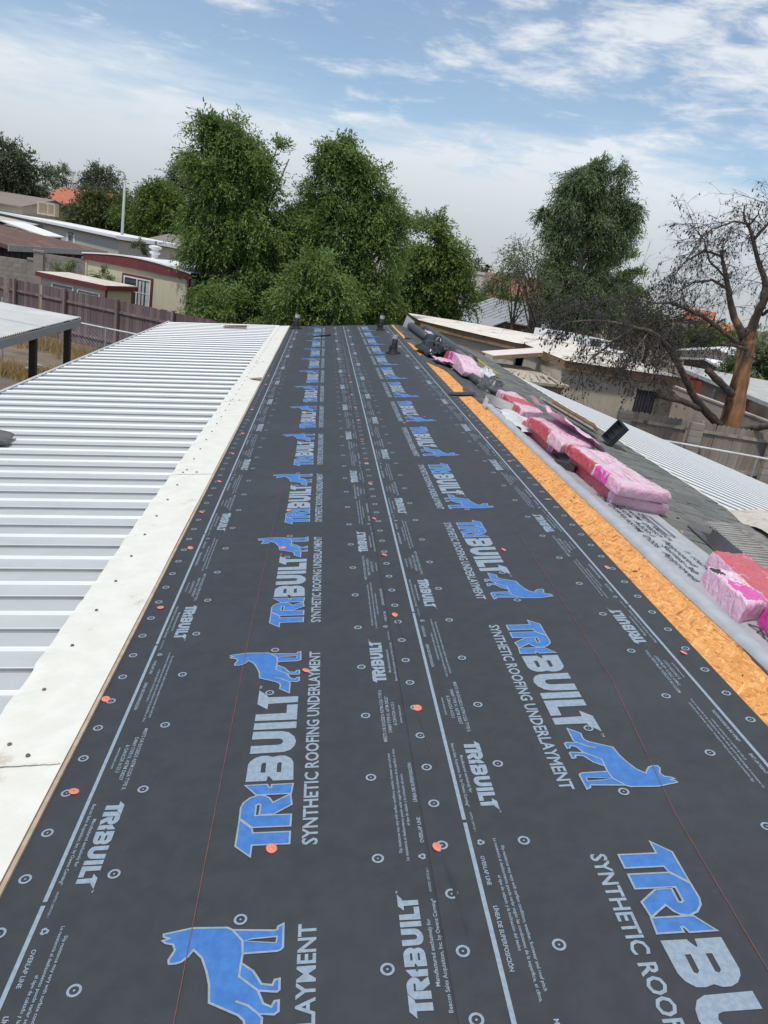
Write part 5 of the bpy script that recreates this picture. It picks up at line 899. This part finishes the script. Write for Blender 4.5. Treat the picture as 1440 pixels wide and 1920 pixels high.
def tree(name, label, Y, blobs_px, nsprig, lm, trunk_px=None, per=7, sl=.5, L_=.16, wd=.05, droop=.5, gap=.28, depth=.9, ns=1.1, bm=bark, tr_r=.22, cat='tree', group=None, base=None, out=.7, csz=.42, nper=26, shrink=0.):
    k = Y / 1442.; blobs = []
    for q in blobs_px:
        p = at(q[0], q[1], Y + (q[3] if len(q) > 3 else 0)); r_ = max(q[2] * k - shrink, q[2] * k * .4); blobs.append((p.x, p.y, p.z, r_, r_ * depth, r_))
    bx = base or (sum(q[0] for q in blobs) / len(blobs), Y); root = thing(name, label, cat, (bx[0], bx[1], 0), group=group)
    v, sh = crown(blobs, nsprig, per, sl, L_, wd, droop, out, gap, ns, csz, nper); v -= np.array([bx[0], bx[1], 0])
    tri_cloud('crown', v, 4, lm, sh, root)
    mb = MB(); top = max(q[2] for q in blobs)
    cen = sorted(blobs, key=lambda q: q[2]); zf = min(q[2] for q in blobs) * .55 + .3
    mb.tube([(0, 0, -.1), (.04, 0, zf * .5), (0.02, .05, zf)], [tr_r, tr_r * .85, tr_r * .75], 9)
    for q in cen:
        e = Vector((q[0] - bx[0], q[1] - bx[1], q[2])); mdp = Vector((e.x * .45, e.y * .45, zf + (e.z - zf) * .5)); mb.tube([(0.02, .05, zf - .05), mdp, e], [tr_r * .5, tr_r * .3, tr_r * .1], 6)
    mb.build('trunk', bm, root, smooth=True); return root
g1 = leaf_mat('leaf_fresh', (.085, .15, .038), (.25, .35, .105), .42); g2 = leaf_mat('leaf_olive', (.07, .09, .03), (.13, .15, .055), .32); g3 = leaf_mat('leaf_euc', (.10, .145, .068), (.22, .285, .14), .38); g4 = leaf_mat('leaf_dark', (.065, .08, .045), (.13, .145, .085), .32); g7 = leaf_mat('leaf_mid', (.10, .16, .04), (.25, .33, .10), .40); g5 = leaf_mat('leaf_bright', (.085, .14, .03), (.17, .23, .05), .36); g6 = leaf_mat('leaf_dusty', (.095, .12, .055), (.17, .20, .10), .32)
tree('leafy_tree', 'tallest dense green tree, left of the pair behind the roof', 31, [(450, 265, 42), (400, 252, 36), (385, 235, 18), (382, 300, 38), (462, 315, 46), (420, 345, 58), (492, 352, 34), (520, 275, 14), (542, 298, 10), (502, 300, 22), (405, 430, 65), (480, 430, 70), (385, 480, 40), (435, 520, 80), (400, 575, 42), (500, 545, 65), (364, 420, 18), (450, 228, 12), (448, 212, 6), (440, 590, 55), (375, 530, 26), (390, 590, 30, -1)], 15500, g1, per=8, sl=.5, L_=.15, wd=.05, gap=.30, droop=.7, ns=1.3, csz=.48, nper=30, shrink=.30)
tree('leafy_tree', 'dense green tree with a leaning top, right of the pair', 31.5, [(630, 285, 30), (622, 262, 14), (650, 312, 46), (598, 305, 22), (690, 345, 38), (640, 370, 66), (700, 400, 55), (735, 432, 30), (620, 450, 75), (700, 480, 58), (660, 545, 75), (712, 560, 40), (750, 405, 14), (765, 415, 8), (588, 405, 40), (565, 475, 52), (572, 330, 9), (548, 415, 30), (690, 590, 45), (540, 560, 50)], 14500, g1, per=8, sl=.5, L_=.15, wd=.05, gap=.30, droop=.7, ns=1.3, csz=.48, nper=30, shrink=.30)
tree('leafy_shrub', 'rounded bright green shrub in front of the tree pair', 27.8, [(595, 525, 42), (562, 555, 36), (628, 555, 36), (595, 575, 52), (575, 600, 40), (620, 600, 40)], 4200, g1, per=8, sl=.42, L_=.14, wd=.05, droop=.8, csz=.36, tr_r=.1, cat='shrub')
tree('leafy_shrub', 'low green shrub spilling over the purple fence end', 28.6, [(405, 578, 28), (440, 585, 32), (385, 588, 16), (480, 595, 34), (520, 600, 30)], 1500, g1, sl=.4, L_=.13, wd=.05, tr_r=.08, cat='shrub')
tree('leafy_tree', 'loose green tree standing right of the big pair', 41, [(808, 440, 24), (812, 475, 40), (848, 490, 24), (782, 515, 38), (825, 535, 46), (755, 548, 34), (856, 566, 26), (832, 462, 18), (800, 565, 40), (740, 572, 24)], 6500, g7, per=8, sl=.6, L_=.2, wd=.07, gap=.3, ns=.9, droop=.6, csz=.6)
euc = tree('eucalyptus', 'tall drooping grey green eucalyptus with a pale trunk', 41, [(1122, 308, 26), (1100, 340, 44), (1152, 335, 38), (1068, 370, 38), (1172, 390, 36), (1030, 400, 20), (1020, 388, 10), (1112, 420, 50), (1056, 440, 36), (1164, 440, 34), (1048, 500, 32), (1100, 520, 42), (1080, 570, 52), (1138, 562, 44), (1036, 560, 36), (1165, 530, 24), (1190, 385, 14), (1130, 480, 30)], 11500, g3, per=9, sl=.7, L_=.22, wd=.048, droop=1.0, gap=.30, bm=pale_bark, tr_r=.14, out=.5, ns=1.0, csz=.5, nper=30, shrink=.48)
e1, e2, e3, e4 = at(1066, 640, 40.8), at(1075, 560, 40.8), at(1093, 470, 41), at(1103, 400, 41.2)
MB().tube([Vector((e1.x, e1.y, 0)) - euc.location, e1 - euc.location, e2 - euc.location, e3 - euc.location, e4 - euc.location], [.26, .22, .17, .10, .03], 10).build('leaning_stem', pale_bark, euc, smooth=True)
tree('leafy_tree', 'yellow green tree partly hidden behind the eucalyptus', 50, [(1165, 505, 30), (1180, 545, 28), (1150, 560, 34)], 1100, g5, sl=.6, L_=.22, wd=.08)
spt = tree('sparse_tree', 'thin leaved many stemmed tree left of the eucalyptus', 37, [(980, 490, 30), (955, 505, 22), (1005, 500, 26), (975, 530, 38), (1010, 545, 26), (945, 530, 16), (990, 470, 16)], 1100, g6, per=6, sl=.5, L_=.15, wd=.045, gap=.2, csz=.6, nper=14, ns=1.6, tr_r=.08)
mb = MB(); c0 = at(1000, 625, 37)
for k in range(16):
    a = at(1000 + rnd.uniform(-10, 14), 625, 37); e = at(rnd.uniform(938, 1030), rnd.uniform(455, 510), 37 + rnd.uniform(-1, 1)); mdp = a.lerp(e, .5) + Vector((rnd.gauss(0, .15), 0, .2)); mb.tube([(a.x, a.y, 0), a, mdp, e], [.06, .05, .03, .008], 5)
for i, q in enumerate(mb.v): mb.v[i] = tuple(Vector(q) - spt.location)
mb.build('stems', bark, spt, smooth=True)
# left background trees
for args in (('dark broad tree at the left frame edge', 92, [(20, 320, 36), (50, 335, 26), (0, 300, 28), (35, 355, 26), (-20, 340, 40), (62, 352, 14)], 1600, g4, .9, .45, .15), ('wispy pale tree behind the orange roof', 120, [(102, 330, 14), (116, 328, 12), (95, 338, 10)], 260, g6, .9, .4, .12),
    ('olive tree rising behind the orange tile roof', 128, [(165, 345, 18), (190, 340, 22), (212, 350, 16), (180, 362, 24)], 800, g4, .9, .45, .15), ('broad olive tree in front of the orange tile roof', 84, [(152, 400, 18), (175, 388, 24), (200, 392, 28), (225, 400, 24), (135, 412, 14), (180, 412, 26), (215, 420, 20)], 1700, g2, .8, .36, .13),
    ('bright green tree right of the light pole', 78, [(252, 368, 16), (262, 390, 24), (246, 405, 20), (275, 415, 22)], 1000, g5, .8, .34, .13), ('rounded green tree beside the big tree pair', 76, [(290, 365, 14), (305, 380, 26), (322, 400, 26), (295, 405, 26), (335, 420, 24), (315, 425, 26), (350, 440, 20)], 1700, g5, .8, .34, .13),
    ('tall grey green tree far behind the left trees', 104, [(342, 325, 12), (338, 345, 18), (352, 362, 22), (325, 352, 12)], 600, g3, .9, .4, .13)):
    tree('background_tree', args[0], args[1], args[2], int(args[3] * 1.7), args[4], per=7, sl=args[5], L_=args[6] * .8, wd=args[7] * .9, tr_r=.2, gap=.35, ns=.4, csz=1.1, nper=16, group='trees behind the left homes')
tree('small_shrub', 'small green shrub by the cream trailer wall', 32.8, [(190, 515, 8), (200, 520, 8), (212, 522, 7)], 120, g5, sl=.3, L_=.12, wd=.03, tr_r=.03, cat='shrub'); tree('small_shrub', 'pale weed against the tan block wall', 37.0, [(118, 505, 9), (140, 508, 8), (122, 518, 8)], 110, g5, sl=.35, L_=.13, wd=.03, tr_r=.03, cat='shrub'); tree('small_shrub', 'dry bush in front of the dark awning screen', 56, [(262, 465, 8), (255, 470, 7)], 130, g6, sl=.35, L_=.2, wd=.05, tr_r=.04, cat='shrub')
# right background trees
for args in (('dark olive tree behind the loose green tree', 92, [(880, 500, 12), (893, 515, 10), (868, 510, 12)], 500, g4), ('low green trees left of the brown roofed house', 80, [(930, 560, 16), (955, 562, 14), (905, 570, 14)], 500, g5), ('green bushes beyond the tan gabled house', 70, [(1310, 625, 18), (1340, 632, 18), (1285, 635, 18), (1370, 640, 18), (1325, 645, 14)], 900, g5), ('dark tree line at the far right', 110, [(1390, 628, 14), (1420, 630, 16), (1450, 635, 18), (1350, 615, 12)], 700, g2), ('dusty shrub behind the trunk of the burnt tree', 36, [(1400, 690, 20), (1425, 680, 22), (1440, 665, 18)], 500, g3), ('dark green mass of trees behind the burnt branches', 60, [(1210, 600, 26), (1240, 610, 24), (1180, 610, 24), (1265, 620, 18)], 1200, g2), ('far trees behind the grey ribbed roof', 66, [(760, 520, 16), (750, 545, 20), (775, 540, 16)], 600, g2)):
    tree('background_tree', args[0], args[1], args[2], args[3], args[4], per=6, sl=.7, L_=.3, wd=.11, tr_r=.16, gap=.35, ns=.4, csz=.9, nper=16, group='trees behind the right homes')
for lb_, px, py, Y, s_ in (('small palm above the brown roof chimney', 914, 504, 118, 1.0), ('palm fronds peeking beside the loose green tree', 768, 492, 60, 1.1)):
    c = at(px, py, Y); pr2 = thing('palm_tree', lb_, 'palm', (c.x, c.y, 0)); MB().tube([(0, 0, 0), (0, 0, c.z)], [.25, .16], 8).build('trunk', bark, pr2)
    for k in range(22):
        a = rnd.random() * 6.28; el = rnd.uniform(-.4, 1.1); L2 = 1.5 * s_; fr = MB(); pv = None
        for i in range(7): t = i / 6; r_ = L2 * t; p = Vector((math.cos(a) * r_ * math.cos(el), math.sin(a) * r_ * math.cos(el), c.z + math.sin(el) * r_ - .7 * t * t * s_)); sd2 = Vector((-math.sin(a), math.cos(a), 0)) * (.22 * s_ * math.sin(math.pi * min(.98, t * .9 + .08))); fr.v += [tuple(p - sd2), tuple(p + sd2)]
        fr.f = [[2 * i, 2 * i + 1, 2 * i + 3, 2 * i + 2] for i in range(6)]; fr.m = [0] * 6; fr.build('frond', mat('palm_green', (.06, .085, .035), (.09, .115, .05)), pr2)
# ------------------------------------------------------------------ burnt pine
bt = thing('burnt_pine', 'fire blackened pine with bare drooping twigs and an orange brown trunk', 'tree', (13.1, 23.0, 0)); o_b = Vector((13.1, 23.0, 0))
trk = mat('scorched_bark', (.36, .185, .085), (.16, .085, .045), 5, .9, .9, 14, stretch=(1, 1, .3), third=(.035, .028, .024), tscale=2.6, tlo=.52, thi=.62); dkb = mat('burnt_bark', (.13, .10, .08), (.06, .048, .04), 6, .9, .8, 14, third=(.30, .16, .08), tscale=1.6, tlo=.56, thi=.66); twg = mat('burnt_twig', (.035, .030, .028), (.065, .056, .052), 5, .9)
def px(pts, dv=0): return [at(a, b_, y) - o_b for a, b_, y in pts]
tk_ = MB(); base = at(1362, 850, 23) - o_b
tp_ = [Vector((base.x - .1, 0, -.1))] + px([(1362, 830, 23), (1368, 800, 23), (1380, 750, 23), (1389, 707, 23), (1396, 673, 23), (1401, 640, 23), (1408, 615, 22.9)]); tr0 = [.46, .42, .36, .30, .25, .24, .24, .16]
def lerp_l(l, t): f_ = t * (len(l) - 1); i = min(int(f_), len(l) - 2); return l[i] + (l[i + 1] - l[i]) * (f_ - i)
tk_.tube([lerp_l(tp_, i / 48) + Vector((.025 * nz(i * .21, 4), .02 * nz(i * .2, 8), 0)) for i in range(49)], [lerp_l(tr0, i / 48) * (1 + .10 * nz(i * .35, 2)) for i in range(49)], 18)
for i, q in enumerate(tk_.v): v_ = Vector(q); tk_.v[i] = tuple(v_ + Vector((.035 * nz(v_.x * 6, v_.y * 6, v_.z * 1.3), .035 * nz(v_.x * 6 + 7, v_.y * 6, v_.z * 1.3), 0)))
tk_.build('trunk', trk, bt, smooth=True)
LIMB = [([(1400, 645, 23), (1415, 600, 22.8), (1432, 562, 22.6), (1455, 525, 22.4), (1480, 470, 22.2)], .20, .08), ([(1398, 640, 23), (1378, 600, 23), (1366, 550, 23), (1360, 513, 23), (1352, 470, 23)], .17, .05), ([(1432, 562, 22.6), (1436, 527, 22.8), (1420, 487, 23), (1408, 433, 23), (1395, 410, 23), (1396, 385, 23)], .13, .02),
 ([(1384, 645, 23), (1353, 620, 22.6), (1320, 594, 22.2), (1293, 583, 22), (1260, 568, 21.6), (1227, 568, 21.2), (1195, 578, 20.8)], .10, .015), ([(1352, 800, 22.8), (1323, 773, 22.6), (1297, 737, 22.2), (1280, 700, 21.8), (1260, 663, 21.3), (1243, 640, 20.8), (1223, 623, 20.3), (1187, 613, 19.8), (1127, 601, 19.2), (1073, 603, 18.8), (1050, 610, 18.6)], .17, .014),
 ([(1313, 766, 22.5), (1273, 750, 21.9), (1230, 741, 21.4)], .12, .10), ([(1372, 740, 22.7), (1350, 717, 22.2), (1327, 694, 21.8)], .15, .12), ([(1380, 808, 22.8), (1415, 802, 22), (1470, 794, 21.2)], .15, .12), ([(1290, 588, 22), (1262, 612, 21.4), (1213, 662, 20.6)], .05, .02), ([(1400, 655, 22.8), (1375, 648, 22.2), (1352, 645, 21.8)], .07, .03), ([(1362, 540, 23), (1335, 525, 22.6), (1300, 530, 22.2), (1270, 548, 21.8)], .06, .015), ([(1412, 450, 23), (1440, 420, 22.7), (1448, 395, 22.5), (1444, 375, 22.4)], .06, .015), ([(1402, 425, 23), (1420, 405, 22.6), (1430, 378, 22.5)], .04, .012), ([(1360, 520, 23), (1330, 490, 22.6), (1320, 450, 22.5), (1300, 425, 22.4)], .045, .012), ([(1405, 420, 23), (1375, 415, 22.6), (1335, 430, 22.2), (1300, 460, 21.8)], .05, .012), ([(1352, 480, 23), (1320, 470, 22.6), (1285, 490, 22.2), (1262, 520, 22)], .05, .012), ([(1430, 590, 22.7), (1450, 575, 22.2), (1480, 580, 22)], .07, .03), ([(1355, 600, 23), (1330, 612, 22.4), (1310, 640, 22)], .04, .012),
 ([(1187, 613, 19.8), (1150, 640, 19.4), (1110, 672, 19.1), (1085, 700, 18.9)], .05, .012), ([(1215, 622, 20.2), (1190, 660, 19.7), (1165, 700, 19.4)], .045, .012), ([(1150, 606, 19.4), (1105, 580, 19.2), (1065, 575, 19)], .035, .01), ([(1240, 640, 20.8), (1230, 690, 20.4), (1215, 725, 20.1)], .045, .012), ([(1227, 568, 21.2), (1195, 560, 20.9), (1150, 575, 20.5)], .035, .01)]
br = MB(); tw = MB(); cones = MB()
def bez(pts, t):
    f_ = t * (len(pts) - 1); i = min(int(f_), len(pts) - 2); return pts[i].lerp(pts[i + 1], f_ - i)
cone_p = []
def twig(p, d, L_, r_, lev):
    pts = [p]; q = p.copy(); dd = d.normalized(); n = 5 if lev == 0 else 4
    for i in range(n): dd = (dd + Vector((rnd.gauss(0, .16), rnd.gauss(0, .16), rnd.gauss(0, .12) - .05 - .05 * (lev == 0)))).normalized(); q = q + dd * L_ / n; pts.append(q)
    tw.tube(pts, [r_ * (1 - .8 * i / n) for i in range(n + 1)], 4 if lev == 0 else 3, cap=False)
    if lev < 2:
        for k in range(6 if lev == 0 else 4):
            t = rnd.uniform(.25, 1); pp = bez(pts, t); d2 = (dd + Vector((rnd.gauss(0, .7), rnd.gauss(0, .7), rnd.gauss(-.1, .5)))); twig(pp, d2, L_ * rnd.uniform(.3, .55), r_ * .55, lev + 1)
    if rnd.random() < (.26 if p.x < -3.2 else .13): cone_p.append(bez(pts, rnd.uniform(.3, 1)) + Vector((0, 0, -.05)))
for pts, r0, r1 in LIMB:
    P3 = [at(a, b_, y) - o_b for a, b_, y in pts]; n = len(P3); fine = [bez(P3, i / (n * 3)) + Vector((.03 * nz(i * .9, r0 * 50), .03 * nz(i * .8, 3), .03 * nz(i * .7, 9))) for i in range(n * 3 + 1)]
    br.tube(fine, [(r0 + (r1 - r0) * i / (n * 3)) * .8 * (1 + .15 * nz(i * .9, r0 * 31)) for i in range(n * 3 + 1)], 9)
    if r1 > .09: continue
    tot = sum((P3[i + 1] - P3[i]).length for i in range(n - 1)); cnt = int(tot * (11 if min(q[0] for q in pts) < 1230 else 9)); lo = .35 if r0 > .15 else .15
    for k in range(cnt):
        t = lo + (1 - lo) * rnd.random(); p = bez(P3, t); d = (bez(P3, min(1, t + .05)) - bez(P3, t - .05)).normalized(); sd3 = Vector((rnd.gauss(0, .8), rnd.gauss(0, .8), rnd.gauss(.15, .55))); twig(p, d * .7 + sd3, rnd.uniform(.5, 1.3), .011, 0)
br.build('limbs', dkb, bt, smooth=True); tw.build('twigs', twg, bt, kind='stuff')
for p in cone_p: cones.add([p + Vector(q) * rnd.uniform(.8, 1.3) for q in ((0, 0, .038), (.022, 0, 0), (0, .022, 0), (-.022, 0, 0), (0, -.022, 0), (0, 0, -.038))], [(0, 1, 2), (0, 2, 3), (0, 3, 4), (0, 4, 1), (5, 2, 1), (5, 3, 2), (5, 4, 3), (5, 1, 4)])
cones.build('cones', twg, bt, kind='stuff')
# charred debris heap by the burnt home
db = MB()
for k in range(160):
    x, y = rnd.gauss(8.6, .9), rnd.gauss(20.6, .45); z = max(.02, .9 - .55 * abs(x - 8.6) - .5 * abs(y - 20.6)) * rnd.random(); a = Vector((rnd.gauss(0, 1), rnd.gauss(0, 1), rnd.gauss(0, .35))).normalized() * rnd.uniform(.15, .5); db.tube([Vector((x, y, z)) - a, Vector((x, y, z)) + a], rnd.uniform(.012, .04), 4)
db.build('charred_debris', char_m, None, kind='stuff', label='heap of charred sticks beside the burnt home', category='debris')
